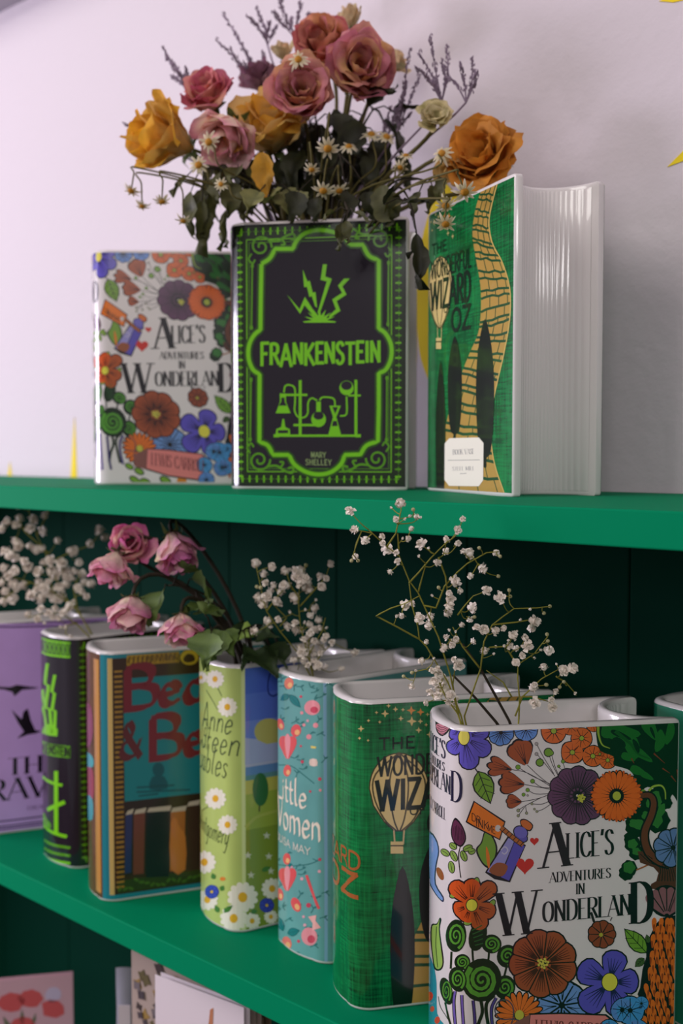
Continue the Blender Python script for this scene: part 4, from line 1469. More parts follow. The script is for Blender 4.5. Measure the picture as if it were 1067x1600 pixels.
# dark slender tree shapes along the road
def cypress(art, x, y0, y1, w, lay):
    h_ = y1 - y0
    art.poly([(x, y0), (x + w * .35, y0 + h_ * .18), (x + w * .5, y0 + h_ * .42), (x + w * .46, y0 + h_ * .7), (x + w * .3, y0 + h_ * .9), (x + w * .08, y0 + h_ * .94), (x + w * .08, y1), (x - w * .08, y1), (x - w * .08, y0 + h_ * .94), (x - w * .3, y0 + h_ * .9), (x - w * .46, y0 + h_ * .7), (x - w * .5, y0 + h_ * .42), (x - w * .35, y0 + h_ * .18)], (12, 20, 14), lay, 3)
for x, y0, y1, w in ((350, 735, 1420, 84), (210, 815, 1300, 66)):
    oz.part = ('printed_tree_shape', x)
    cypress(oz, x, y0, y1, w, 6)
oz.via(O2, 480, 1020, .3625)
oz.part = ('printed_tree_shape', 410)
cypress(oz, 410, 920, 1640, 105, 6)
# balloon
def balloon(art):
    cx, cy, rx, ry = 395, 585, 130, 155
    pts = [(cx + rx * math.cos(a), cy + ry * math.sin(a)) for a in [PI + PI * k / 16 for k in range(17)]]
    pts += [(cx + rx * .86, cy + 75), (cx + rx * .5, cy + 145), (cx + 22, cy + 185), (cx - 22, cy + 185), (cx - rx * .5, cy + 145), (cx - rx * .86, cy + 75)]
    art.poly(pts, (60, 54, 30), 4)
    art.poly([(cx + (x - cx) * .96, cy + (y - cy) * .97) for x, y in pts], (222, 196, 128), 5)
    for q in (-.62, -.22, .22, .62):
        art.stroke([(cx, cy - ry), (cx + rx * q * 1.25, cy - ry * .4), (cx + rx * q * 1.35, cy + 30), (cx + rx * q * .8, cy + 130), (cx + 18 * q, cy + 182)], 7, (86, 76, 44), 6, 4)
    for q in (-1, 1):
        art.stroke([(cx + q * 22, cy + 180), (cx + q * 18, cy + 240)], 7, (200, 176, 120), 5)
    art.poly([(cx - 36, cy + 228), (cx + 18, cy + 228), (cx + 18, cy + 280), (cx - 36, cy + 280)], (216, 190, 126), 5)
    art.stroke([(cx - 36, cy + 246), (cx + 18, cy + 246)], 6, (70, 60, 34), 6)
oz.part = ('printed_balloon', 0)
balloon(oz)
def star4(art, x, y, r, col, lay=5):
    art.poly([(x + (r if k % 2 == 0 else r * .38) * math.cos(k * PI / 4), y + (r if k % 2 == 0 else r * .38) * math.sin(k * PI / 4)) for k in range(8)], col, lay)
for x, y, r, o in ((350, 228, 10, 0), (380, 243, 12, 0), (412, 245, 9, 0), (335, 262, 17, 0), (448, 248, 20, 1), (488, 255, 17, 1), (518, 265, 9, 0), (298, 257, 8, 0), (312, 298, 8, 0), (403, 283, 12, 0), (450, 295, 22, 0), (487, 295, 12, 0),
                   (512, 310, 8, 0), (480, 333, 14, 0), (232, 327, 14, 0), (226, 368, 8, 0), (264, 292, 8, 0), (262, 377, 7, 0), (527, 352, 14, 0)):
    oz.part = ('printed_star', x)
    star4(oz, x, y, r, (232, 150, 70) if o else (222, 196, 128))
# road patch low on the cover by the foot
oz.build(O1, 'printed_road_and_balloon')
oz.build(O2, 'printed_road_and_balloon')
ot = Art()
ot.uv()
c2 = lambda x, y: O2.P(480 + x * .3625, 1020 + y * .3625)
c1 = lambda x, y: O1.P(640 + x * .3376, 250 + y * .3376)
INKG = (14, 34, 22)
u0 = c2(304, 480)[0]
lettering(ot, 'THE', (u0 + .005, c2(310, 418)[1]), (u0 + .12, c2(310, 418)[1]), .036, INKG, 'sans', 9, w=.14, up=(0, 1), track=.2)
lettering(ot, 'WONDERFUL', (u0, c2(304, 532)[1]), (c1(285, 430)[0], c2(304, 532)[1]), .060, INKG, 'sans', 9, w=.16, up=(0, 1), track=.16)
lettering(ot, 'WIZARD', (c2(300, 600)[0], c2(340, 676)[1]), (c1(282, 600)[0], c2(340, 676)[1]), .092, INKG, 'sans', 9, w=.19, up=(0, 1), track=.14)
zz = c1(230, 785)[1]
lettering(ot, 'OZ', (c1(195, 740)[0], zz), (c1(282, 740)[0], zz), .074, INKG, 'sans', 9, w=.16, up=(0, 1), track=.14)
zz2 = c1(190, 700)[1]
lettering(ot, 'OF', (c1(160, 740)[0], zz2), (c1(190, 740)[0], zz2), .026, INKG, 'sans', 9, w=.15, up=(0, 1), track=.2)
COP = (168, 96, 50)
ue = c2(228, 900)[0]
lettering(ot, 'WIZARD', (2 * USP - ue, c2(200, 932)[1]), (ue, c2(200, 932)[1]), .055, COP, 'sans', 9, w=.13, up=(0, 1))
lettering(ot, 'OZ', (USP - .06, c2(200, 1050)[1]), (ue - .01, c2(200, 1050)[1]), .072, COP, 'sans', 9, w=.13, up=(0, 1))
for v in (O1, O2):
    ot.build(v, 'title_lettering')
# price sticker on the upper vase
st = Art()
st.via(O1, 640, 250, .3376)
st.poly([(185, 1288), (322, 1284), (344, 1310), (342, 1482), (322, 1510), (184, 1508), (163, 1480), (164, 1312)], (232, 226, 210), 14)
st.stroke([(178, 1390), (326, 1388)], 3, (150, 146, 140), 15)
lettering(st, 'BOOK VASE', (202, 1364), (300, 1360), 24, (130, 126, 124), 'serif', 15, w=.17, word=None)
lettering(st, 'STEEL MILL', (200, 1438), (302, 1436), 18, (140, 136, 134), 'serif', 15, w=.15, word=None)
st.stroke([(235, 1452), (265, 1450)], 3, (150, 146, 140), 15)
M_STICKER = attr_mat('matt_paper_sticker', 0.55, 0.0)
st.build(O1, 'paper_sticker', M_STICKER)

# ---- Raven
rv = Art()
rv.via(RV, 0, 1000, .3093)
DP = (74, 44, 104)
rv.part = ('printed_lines', 1)
for dy in (-88, -68):
    rv.stroke([(-260, dy + 6), (-120, dy - 2), (60, dy + 2), (240, dy - 2), (600, dy - 6)], 8, DP, 2, 3)
rv.part = ('printed_lines', 2)
for dy in (910, 936, 950):
    rv.stroke([(-260, dy + 36), (-100, dy + 18), (60, dy), (240, dy - 22), (600, dy - 60)], 7, DP, 2, 3)
BK = (24, 16, 26)
rv.part = ('printed_bird', 1)
rv.poly([(-60, 232), (0, 236), (50, 238), (85, 226), (140, 234), (200, 240), (170, 246), (110, 252), (92, 268), (72, 284), (62, 262), (20, 250), (-50, 246)], BK, 3)
rv.part = ('printed_bird', 2)
rv.poly([(58, 352), (110, 400), (118, 362), (140, 345), (156, 408), (178, 455), (212, 460), (180, 472), (140, 478), (86, 498), (120, 462), (92, 420)], BK, 3)
rv.part = ('printed_bird', 3)
rv.poly([(-150, 330), (-100, 370), (-80, 345), (-70, 392), (-30, 410), (-90, 420), (-130, 400)], BK, 3)
rv.build(RV, 'printed_birds')
rt = Art()
rt.via(RV, 0, 1000, .3093)
lettering(rt, 'THE', (38, 684), (290, 658), 84, BK, 'serif', 4, w=.17)
lettering(rt, 'RAVEN', (-58, 818), (425, 766), 106, BK, 'serif', 4, w=.17)
lettering(rt, 'EDGAR ALLAN', (140, 858), (330, 836), 18, DP, 'serif', 4, w=.15)
rt.build(RV, 'title_lettering')

# ---- Beauty
be = Art()
be.uv()
TL, GD, DB = (34, 132, 146), (190, 146, 62), (58, 36, 22)
TURQ = (16, 124, 134)
uc = lambda x: BB.P(x * .3093, 1200)[0]
be.poly([(uc(512), .012), (uc(548), .012), (uc(548), .988), (uc(512), .988)], TL, 2)
be.poly([(uc(548), .03), (uc(572), .03), (uc(572), .972), (uc(548), .972)], (214, 180, 110), 3)
be.poly([(uc(480), .03), (uc(505), .03), (uc(505), .965), (uc(480), .965)], (196, 140, 70), 2)
be.poly([(uc(572), .03), (UMAX - .02, .03), (UMAX - .02, .972), (uc(572), .972)], DB, 2)
be.poly([(uc(548), .012), (UMAX, .012), (UMAX, .03), (uc(548), .03)], TL, 2)
be.poly([(uc(548), .972), (UMAX, .972), (UMAX, .988), (uc(548), .988)], TL, 2)
be.poly([(uc(628), .40), (UMAX - .06, .40), (UMAX - .06, .89), (uc(628), .89)], TURQ, 3)
be.poly([(uc(628), .10), (UMAX - .06, .10), (UMAX - .06, .40), (uc(628), .40)], (44, 28, 24), 3)
for k in range(44):
    z = .06 + .86 * k / 43
    be.stroke([(uc(582), z), (uc(622), z)], .008, (168, 124, 44), 4)
be.poly([(uc(590), .035), (UMAX - .04, .035), (UMAX - .04, .085), (uc(590), .085)], (48, 60, 22), 3)
random.seed(8)
for k in range(26):
    u = uc(600) + (UMAX - .06 - uc(600)) * k / 25
    be.ell(u, random.uniform(.045, .08), .012, .006, (70, 104, 30), random.uniform(-1, 1), 4, 8)
be.via(BB, 0, 1000, .3093)
be.poly([(640, 78), (905, 58), (905, 112), (640, 130)], (176, 138, 30), 4)
for k in range(11):
    be.stroke([(655 + k * 23, 84 - k * 2), (650 + k * 23, 118 - k * 2)], 9, (110, 82, 20), 5)
be.ell(956, 88, 50, 42, DB, 0, 6)
be.ell(956, 88, 46, 38, (214, 186, 46), 0, 7)
be.poly([(925, 95), (945, 70), (975, 75), (985, 100), (965, 112), (935, 112)], (64, 40, 20), 8, 3)
# row of painted books at the foot of the cover
for x0, x1, y0, y1, c in ((634, 668, 885, 1180, (40, 48, 96)), (676, 732, 880, 1185, (112, 58, 46)), (742, 858, 870, 1200, (26, 22, 30)), (862, 936, 870, 1168, (168, 96, 40)), (944, 1004, 840, 1165, (58, 34, 30)), (1010, 1080, 850, 1160, (96, 44, 40)), (1086, 1150, 840, 1150, (44, 66, 92)), (1156, 1240, 850, 1140, (140, 92, 44))):
    be.poly([(x0, y0), (x1, y0 - 8), (x1 - 6, y1 - 6), (x0 - 4, y1)], c, 5)
    be.poly([(x0, y0), (x0 + 10, y0 - 22), (x1 + 8, y0 - 34), (x1, y0 - 8)], (190, 176, 158), 5)
be.poly([(862, 925), (890, 900), (900, 930), (918, 960), (936, 990), (936, 1160), (862, 1160)], (192, 112, 44), 6, 2)
be.ell(800, 655, 30, 36, (8, 84, 96), 0, 5)
be.poly([(770, 690), (830, 690), (846, 750), (756, 755)], (8, 84, 96), 5, 2)
for y0, a, b in ((745, 690, 880), (768, 690, 960), (788, 700, 800)):
    be.stroke([(a, y0), (b, y0 - 12)], 7, (8, 70, 80), 6)
# spine decoration
be.poly([(430, 330), (462, 340), (470, 470), (450, 540), (430, 520)], (140, 62, 96), 3, 3)
be.poly([(428, 560), (468, 590), (470, 640), (428, 640)], (70, 168, 176), 3, 3)
be.poly([(430, 650), (470, 660), (472, 800), (430, 780)], (156, 58, 84), 3, 3)
be.poly([(428, 790), (466, 800), (468, 905), (428, 890)], (64, 160, 170), 3, 3)
be.build(BB, 'printed_panel')
bt = Art()
bt.via(BB, 0, 1000, .3093)
RED = (120, 30, 44)
lettering(bt, 'Beauty', (625, 352), (1420, 262), 212, RED, 'black', 9, w=.2, track=.06)
lettering(bt, 'Beast', (752, 602), (1380, 532), 212, RED, 'black', 9, w=.2, track=.06)
lettering(bt, '&', (606, 600), (712, 590), 175, (96, 34, 40), 'black', 9, w=.22)
lettering(bt, 'CELEBRATION', (645, 124), (900, 104), 34, (96, 70, 16), 'serif', 9, w=.16)
bt.build(BB, 'title_lettering')

# ---- Anne
an = Art()
an.uv()
ua = lambda x: AN.P(280 + x * .325, 1230)[0]
za = lambda y: AN.P(280 + 400 * .325, 1000 + y * .325)[1]
uL = ua(318)
an.poly([(ua(300), .012), (uL, .012), (uL, .988), (ua(300), .988)], (206, 220, 152), 1)
bands = [(60, (72, 96, 190)), (250, (86, 110, 198)), (380, (108, 130, 204)), (470, (150, 164, 208)), (580, (176, 180, 204)), (600, (96, 136, 186)), (640, (92, 140, 140)), (664, (188, 184, 84)), (730, (150, 170, 62)), (900, (128, 150, 50)), (1450, (120, 146, 56))]
for (ya, ca), (yb, cb) in zip(bands, bands[1:]):
    an.poly([(uL, za(yb)), (UMAX, za(yb)), (UMAX, za(ya)), (uL, za(ya))], ca, 1)
an.via(AN, 280, 1000, .325)
an.part = ('printed_sun', 0)
an.ell(432, 440, 72, 64, (186, 178, 96), 0, 3)
an.part = None
an.poly([(316, 470), (365, 476), (420, 500), (480, 490), (480, 575), (316, 600)], (164, 172, 206), 4)
an.part = ('printed_tree', 0)
an.ell(390, 718, 38, 80, (46, 104, 52), 0, 5)
an.stroke([(386, 760), (384, 826)], 6, (60, 52, 30), 4)
an.part = None
an.stroke([(318, 900), (360, 860), (400, 840), (470, 820)], 14, (168, 180, 80), 4, 4)
def daisy(art, x, y, r, lay, ro=0):
    for k in range(12):
        art.petal(x, y, ro + 2 * PI * k / 12, r * .2, r, r * .21, (240, 236, 216), lay)
    art.ell(x, y, r * .3, r * .34, (228, 176, 44), 0, lay + 1, 12)
for x, y, r in ((173, 188, 44), (232, 322, 48), (175, 762, 52), (233, 888, 48), (122, 1068, 56), (106, 180, 30), (305, 1236, 74), (262, 1338, 66), (136, 1248, 52), (446, 1195, 52), (440, 1330, 34), (350, 1350, 40)):
    an.part = ('printed_daisy', x)
    daisy(an, x, y, r, 6, x)
an.part = None
for x, y, r in ((158, 1210, 34), (420, 1275, 36)):
    an.flower(x, y, r, 7, (60, 72, 184), lay=9, rc=.2, ctr=(226, 190, 60), veins=0, ink=(36, 40, 110))
for x0, y0, x1, y1 in ((190, 1310, 175, 1275), (215, 1310, 258, 1275), (345, 1310, 375, 1300), (200, 1205, 215, 1180), (170, 1150, 160, 1120), (395, 1110, 440, 1090), (240, 1305, 215, 1290)):
    an.leaf(x0, y0, x1, y1, 12, (74, 130, 54), (60, 110, 46), 8, 0)
for x, y in ((330, 1035), (430, 1040), (420, 940), (345, 1130), (440, 1110)):
    art_pts = [(x + (20 if k % 2 == 0 else 8) * math.cos(k * PI / 5 - PI / 2), y + (20 if k % 2 == 0 else 8) * math.sin(k * PI / 5 - PI / 2)) for k in range(10)]
    an.poly(art_pts, (206, 212, 186), 5)
an.ell(210, 1148, 14, 10, (220, 130, 50), 0, 8, 8)
for pts in ([(130, 240), (160, 290), (185, 335)], [(110, 820), (140, 800), (165, 780)], [(185, 230), (205, 270)]):
    an.stroke(pts, 4, (110, 130, 70), 3, 3)
an.build(AN, 'printed_meadow_and_daisies')
at_ = Art()
at_.uv()
zt = lambda y: AN.P(280 + 190 * .325, 1000 + y * .325)[1]
TXT = (62, 78, 50)
for word, xr, yb, hh, wide in (('Anne', 248, 450, .105, .20), ('of', 150, 490, .07, .06), ('Green', 285, 552, .112, .26), ('Gables', 226, 664, .112, .25)):
    u1_ = AN.P(280 + xr * .325, 1000 + yb * .325)[0]
    lettering(at_, word, (u1_ - wide, zt(yb)), (u1_, zt(yb) + .008), hh, TXT, 'script', 9, w=.05, up=(.25, 1))
u1_ = AN.P(280 + 232 * .325, 1000 + 975 * .325)[0]
lettering(at_, 'Montgomery', (u1_ - .25, zt(965)), (u1_, zt(975)), .085, TXT, 'script', 9, w=.05, up=(.25, 1))
u2_ = AN.P(280 + 405 * .325, 1000 + 270 * .325)[0]
lettering(at_, 'Green', (u2_, za(275)), (u2_ + .3, za(275)), .13, (40, 52, 120), 'script', 9, w=.05, up=(.25, 1))
at_.build(AN, 'title_lettering')

# ---- Little Women
lw = Art()
lw.via(LW, 280, 1000, .325)
PK, CR, PD, TG = (236, 150, 158), (226, 88, 92), (206, 74, 96), (28, 122, 122)
TK = (58, 122, 120)
random.seed(11)
for k in range(46):
    x, y = random.uniform(478, 700), random.choice([random.uniform(190, 640), random.uniform(1040, 1540)])
    a = random.uniform(0, 6.28)
    lw.stroke([(x, y), (x + 22 * math.cos(a), y + 22 * math.sin(a)), (x + 40 * math.cos(a + .5), y + 40 * math.sin(a + .5))], 5, TK, 2, 3)
    lw.leaf(x + 20 * math.cos(a), y + 20 * math.sin(a), x + 20 * math.cos(a) + 18, y + 20 * math.sin(a) - 10, 5, TK, TK, 2, 0)
lw.stroke([(700, 150), (702, 600), (706, 1100), (706, 1560)], 16, (132, 176, 204), 2)
for x, y, rx, ry, ro, c in ((640, 325, 38, 36, 0, PK), (528, 208, 22, 28, .1, (222, 120, 100)), (488, 405, 16, 28, -.3, CR), (562, 435, 24, 30, .2, CR), (520, 628, 18, 28, .1, CR), (518, 1052, 18, 28, 0, CR), (485, 1222, 16, 30, -.2, CR), (562, 1272, 22, 36, -.4, CR), (518, 1456, 22, 32, -.3, (230, 120, 110)), (626, 1425, 38, 44, -.3, PK)):
    lw.ell(x, y, rx, ry, c, ro, 4)
    lw.ell(x + rx * .25, y + ry * .3, rx * .5, ry * .45, PD if c == PK else (240, 180, 120), ro, 5, 12)
for x, y, s_ in ((522, 515, 1), (520, 1150, 1)):
    lw.petal(x, y + 55, -PI / 2 - .22, 0, 112, 24, CR, 4)
    lw.petal(x, y + 55, -PI / 2 + .25, 0, 112, 24, CR, 4)
    lw.petal(x, y + 55, -PI / 2, 0, 120, 14, PK, 5)
for x0, y0, x1, y1, w in ((528, 262, 486, 290, 16), (530, 262, 584, 325, 18), (500, 1400, 480, 1330, 15), (520, 1410, 580, 1395, 20), (524, 1085, 545, 1078, 9)):
    lw.leaf(x0, y0, x1, y1, w, TG, (20, 92, 96), 5, 0)
for x, y, r in ((600, 408, 8), (618, 388, 7), (656, 410, 13), (585, 272, 7), (590, 350, 8), (624, 465, 13), (585, 510, 6), (592, 585, 8), (676, 668, 9), (678, 722, 7), (630, 728, 6), (676, 1055, 8), (674, 1112, 8), (590, 1148, 8), (622, 1275, 12), (598, 1330, 7), (574, 1448, 8), (604, 1370, 8), (540, 1090, 6)):
    lw.ell(x, y, r, r, random.choice([PK, PD, (232, 168, 180)]), 0, 4, 9)
lw.poly([(628, 574), (660, 572), (664, 604), (630, 604)], (232, 206, 190), 4, 2)
lw.poly([(632, 508), (660, 512), (656, 522), (634, 520)], (226, 206, 110), 4)
lw.stroke([(612, 1130), (636, 1200), (672, 1292)], 13, CR, 4)
lw.poly([(620, 1330), (660, 1322), (656, 1350), (682, 1382), (640, 1396), (642, 1362)], (240, 176, 170), 4)
lw.stroke([(478, 600), (540, 606), (600, 650), (650, 690)], 5, TK, 3, 4)
lw.stroke([(478, 1080), (540, 1086), (620, 1078), (670, 1060)], 5, TK, 3, 4)
lw.build(LW, 'printed_fruit_and_leaves')
lt = Art()
lt.uv()
zl_ = lambda x, y: LW.P(280 + x * .325, 1000 + y * .325)
CRM = (238, 226, 206)
for word, xr, yb, hh, wide in (('Little', 612, 812, .098, .20), ('Women', 682, 968, .118, .30)):
    u1_, z1_ = zl_(xr, yb)
    lettering(lt, word, (u1_ - wide, z1_), (u1_, z1_), hh, CRM, 'black', 8, w=.12, up=(0, 1), track=.05)
u1_, z1_ = zl_(630, 1034)
lettering(lt, 'LOUISA MAY', (u1_ - .24, z1_), (u1_, z1_), .026, (214, 214, 200), 'sans', 8, w=.14, up=(0, 1))
lt.build(LW, 'title_lettering')

# ------------------------------------------------------------------ flowers
def colored_mesh(name, verts, faces, cols, smooth=True):
    me = mesh(name, verts, faces, smooth)
    ca = me.color_attributes.new('Col', 'FLOAT_COLOR', 'POINT')
    for i, c in enumerate(cols):
        ca.data[i].color = (*c, 1)
    return me


def mixc(a, b, t):
    t = max(0.0, min(1.0, t))
    return tuple(x + (y - x) * t for x, y in zip(a, b))


def basis(axis):
    z = axis.normalized()
    x = z.cross(Vector((0.13, 0.27, 0.95)))
    x = x.normalized() if x.length > 1e-4 else Vector((1, 0, 0))
    y = z.cross(x)
    return Matrix((x, y, z)).transposed()


def petal_mesh(q, ang, size, openn, pal, seed, rnd):
    """one rose petal; q = 0 innermost .. 1 outermost; wraps round the bloom axis"""
    nu, nv = 11, 9
    base_c, mid_c, tip_c = [lin(c) for c in pal]
    rad = (0.10 + 0.66 * q ** 0.8) * (0.78 + 0.42 * openn)
    hgt = 1.30 + 0.10 * math.sin(q * 9 + seed) - 0.16 * q - 0.16 * openn * q
    half = 1.75 - 1.0 * q + rnd.uniform(-.1, .1)
    curl = (0.05 + 0.26 * q * openn) * rnd.uniform(-.2, 1.5)
    off = Vector((rnd.uniform(-9, 9), rnd.uniform(-9, 9), seed))
    tone = rnd.uniform(.85, 1.2)
    base_c, mid_c, tip_c = [mixc(c, lin(pal[rnd.randrange(3)]), rnd.uniform(0, .55)) for c in (base_c, mid_c, tip_c)]
    verts, faces, cols = [], [], []
    for j in range(nv):
        v = j / (nv - 1)
        w = (0.42 + 0.58 * math.sin(PI * min(1, 0.08 + v * 0.62)) ** 0.8) * (1 - max(0, v - .8) * .9)
        for i in range(nu):
            s = -1 + 2 * i / (nu - 1)
            a = ang + s * half * w
            r = 0.06 + rad * (1 - (1 - v) ** 2.1)
            z = hgt * v ** 0.92
            z -= 0.26 * hgt * (s * s) * v ** 2
            if v > .6:
                k = (v - .6) / .4
                r += curl * k * k
                z -= curl * .55 * k * k
            p = Vector((r * math.cos(a), r * math.sin(a), z))
            n1 = noise.noise_vector(p * 2.3 + off)
            n2 = noise.noise_vector(p * 6.5 + off)
            p += n1 * (0.06 + 0.11 * v) + n2 * 0.055 * v
            verts.append(p * size)
            e = max(v ** 1.3, abs(s) ** 3 * .6)
            c = mixc(base_c, mid_c, e * 1.9) if e < .5 else mixc(mid_c, tip_c, (e - .5) * 2.2)
            c = mixc(c, base_c, 1.5 * noise.noise(p * 1.7 + off * .37) + .12)
            f = (1 + 0.34 * noise.noise(p * 4 + off)) * tone
            cols.append(tuple(max(0, x * f) for x in c))
    for j in range(nv - 1):
        for i in range(nu - 1):
            faces.append((j * nu + i, j * nu + i + 1, (j + 1) * nu + i + 1, (j + 1) * nu + i))
    return colored_mesh('petal', verts, faces, cols)


def leaf_mesh(L, W, droop, fold, col, col2, seed, crumple=0.27):
    nu, nv = 5, 11
    off = Vector((seed * 1.7, seed * .9, seed * 2.3))
    verts, faces, cols = [], [], []
    c0, c1 = lin(col), lin(col2)
    for j in range(nv):
        v = j / (nv - 1)
        w = W * max(0.0, math.sin(PI * (0.03 + 0.97 * v) ** 0.72)) ** 1.25 * (1 + .16 * (j % 2))
        for i in range(nu):
            s = -1 + 2 * i / (nu - 1)
            p = Vector((s * w, L * v * (1 - .12 * droop * v), fold * abs(s) * w - droop * L * v * v * .5))
            p += noise.noise_vector(Vector((s * 1.3, v * 3, 0)) + off) * (crumple * L * v)
            verts.append(p)
            cols.append(mixc(c0, c1, .5 + .8 * noise.noise(Vector((s * 2, v * 4, 1)) + off) + .2 * abs(s)))
    for j in range(nv - 1):
        for i in range(nu - 1):
            faces.append((j * nu + i, j * nu + i + 1, (j + 1) * nu + i + 1, (j + 1) * nu + i))
    return colored_mesh('leaf', verts, faces, cols)


def put_leaf(root, at_w, direc, L, W, droop, col, col2, seed, roll=0.0, name='leaf'):
    me = leaf_mesh(L, W, droop, .5, col, col2, seed)
    o = link(name, me, M_LEAF, root)
    y = direc.normalized()
    up = Vector((0, 0, 1))
    x = y.cross(up)
    x = x.normalized() if x.length > 1e-3 else Vector((1, 0, 0))
    z = x.cross(y)
    m = Matrix((x, y, z)).transposed() @ Matrix.Rotation(roll, 3, 'Y')
    o.matrix_local = Matrix.Translation(Vector(at_w) - root.location) @ m.to_4x4()
    return o


def curve3(a, b, c, d, n=10):
    return [a * (1 - t) ** 3 + b * 3 * t * (1 - t) ** 2 + c * 3 * t * t * (1 - t) + d * t ** 3 for t in [k / n for k in range(n + 1)]]


def rose(px, py, rpx, depth, axis, pal, openn, label, vase, foot, seed, n=20, name='dried_rose', stem_m=None, group=None, leaves=(), lcol=((48, 58, 26), (84, 92, 44)), sq=1.0):
    """pixel of the bloom's middle, its radius in pixels, bloom axis in camera terms, foot = point in the vase mouth"""
    rnd = random.Random(seed)
    ctr = at(px, py, depth)
    ax = camdir(*axis)
    size = pxm(rpx, depth) / (0.80 * (0.72 + 0.4 * openn)) * 0.92
    base = ctr - ax * size * 0.72
    root = thing(name, label, 'flower', foot, 0, group)
    B = basis(ax).to_4x4()
    mb = Matrix.Translation(base - root.location) @ B @ Matrix.Diagonal((1, 1, sq, 1))
    for i in range(n):
        q = (i + .5) / n
        me = petal_mesh(q, i * 2.39996 + rnd.uniform(-.3, .3), size, openn, pal, seed, rnd)
        o = link('petal', me, M_PETAL, root)
        tilt = rnd.uniform(-.10, .10) * q + 0.08 * openn * q * q
        a = i * 2.39996
        o.matrix_local = mb @ Matrix.Rotation(tilt, 4, Vector((-math.sin(a), math.cos(a), 0)))
    # calyx
    v, f, c = [], [], []
    for k in range(5):
        a = 2 * PI * k / 5
        b0 = len(v)
        for j in range(5):
            t = j / 4
            r = (0.05 + .42 * t) * size
            z = (0.02 - .05 + .20 * t - .45 * max(0, t - .5) ** 2 * 4 * rnd.uniform(.1, 1)) * size
            w = 0.12 * size * math.sin(PI * (.15 + .83 * t)) + .002 * size
            for sgn in (-1, 1):
                v.append((r * math.cos(a) - sgn * w * math.sin(a), r * math.sin(a) + sgn * w * math.cos(a), z))
                c.append(lin((78, 92, 40)))
        for j in range(4):
            f.append((b0 + j * 2, b0 + j * 2 + 1, b0 + j * 2 + 3, b0 + j * 2 + 2))
    me = colored_mesh('calyx', v, f, c)
    o = link('calyx', me, M_LEAF, root)
    o.matrix_local = mb
    tb = Tubes()
    foot = Vector(foot)
    L = (foot - base).length
    pts = curve3(base + ax * size * .05, base - ax * min(L * .45, size * 2.2), foot + Vector((0, 0, L * .4)), foot + Vector((0, 0, -0.02)), 14)
    tb.add([p - root.location for p in pts], .0013, .0017, 6)
    tb.build('stem', stem_m or M_STEM, root)
    for k, (t, dirv, Lp) in enumerate(leaves):
        p = pts[int(t * 14)]
        put_leaf(root, p, camdir(*dirv), pxm(Lp, depth), pxm(Lp * .33, depth), .5, lcol[0], lcol[1], seed + k * 3.1)
    return root


PINK = ((226, 176, 140), (206, 118, 132), (196, 92, 118))
MAUVE = ((228, 182, 116), (208, 136, 138), (190, 112, 130))
PALE = ((240, 222, 188), (232, 184, 180), (216, 136, 156))
YEL = ((212, 178, 108), (226, 178, 72), (226, 168, 40))
CRY = ((222, 200, 150), (224, 184, 100), (230, 172, 46))
RED = ((222, 164, 100), (202, 122, 106), (184, 98, 104))
ORG_ = ((188, 120, 40), (214, 150, 62), (212, 140, 46))
MAG = ((240, 216, 180), (222, 120, 172), (212, 88, 158))
PKC = ((246, 234, 200), (236, 178, 192), (220, 120, 172))
CRM_ = ((196, 186, 140), (222, 200, 160), (214, 180, 140))

FD = F1.depth
mo = F1.mouth
GB = None
rose(322, 142, 40, FD - .05, (-.25, .55, .75), PINK, .55, 'deep pink dried rose above the yellow rose in the Frankenstein bouquet', F1, mo(.30, .5), 11, 20)
rose(258, 218, 52, FD, (-.55, .1, .45), YEL, .45, 'ochre yellow dried rose hanging at the outer end of the Frankenstein bouquet', F1, mo(.22, .45), 12, 16, sq=1.25)
rose(352, 213, 46, FD - .15, (-.25, -.62, .5), PALE, .45, 'pale pink dried rose nodding below the deep pink one', F1, mo(.30, .4), 13, 18)
rose(420, 190, 60, FD - .1, (-.1, .55, .55), CRY, .6, 'cream and yellow dried rose in the middle of the Frankenstein bouquet', F1, mo(.42, .4), 14, 18)
rose(470, 143, 47, FD - .25, (-.02, .12, 1), MAUVE, .5, 'mauve dried rose with golden inner petals facing outward', F1, mo(.48, .45), 15, 24)
rose(502, 64, 43, FD, (-.25, .35, .8), RED, .5, 'rusty pink dried rose at the top of the bouquet', F1, mo(.50, .55), 16, 22)
rose(563, 104, 52, FD - .2, (.15, .1, 1), MAUVE, .55, 'largest dried rose, dusky pink with amber edges', F1, mo(.58, .5), 17, 26)
rose(548, 24, 18, FD + .05, (-.1, 1, .2), CRM_, .15, 'small cream rosebud sticking out of the bouquet top', F1, mo(.55, .6), 18, 9)
rose(621, 96, 19, FD + .1, (.6, .5, .3), CRM_, .3, 'small cream dried bloom beside the largest rose', F1, mo(.62, .6), 19, 10)
rose(441, 78, 18, FD + .1, (-.2, .7, .3), CRM_, .35, 'small cream dried bloom behind the rusty pink rose', F1, mo(.45, .6), 20, 9)
rose(402, 118, 30, FD + .2, (-.3, .6, .4), ((150, 110, 110), (150, 100, 120), (128, 84, 104)), .5, 'faded purple dried rose at the back of the bouquet', F1, mo(.42, .6), 21, 14)
rose(680, 172, 30, 4.05, (-.1, .45, .8), ((150, 140, 80), (214, 196, 146), (222, 208, 168)), 1.2, 'flattened pale straw coloured dried bloom on a long side stem', F1, mo(.66, .4), 22, 12, sq=.5)
rose(752, 240, 58, 3.96, (-.45, .35, .75), ORG_, .75, 'orange yellow dried rose resting over the upper Oz vase', F1, mo(.75, .5), 23, 20)
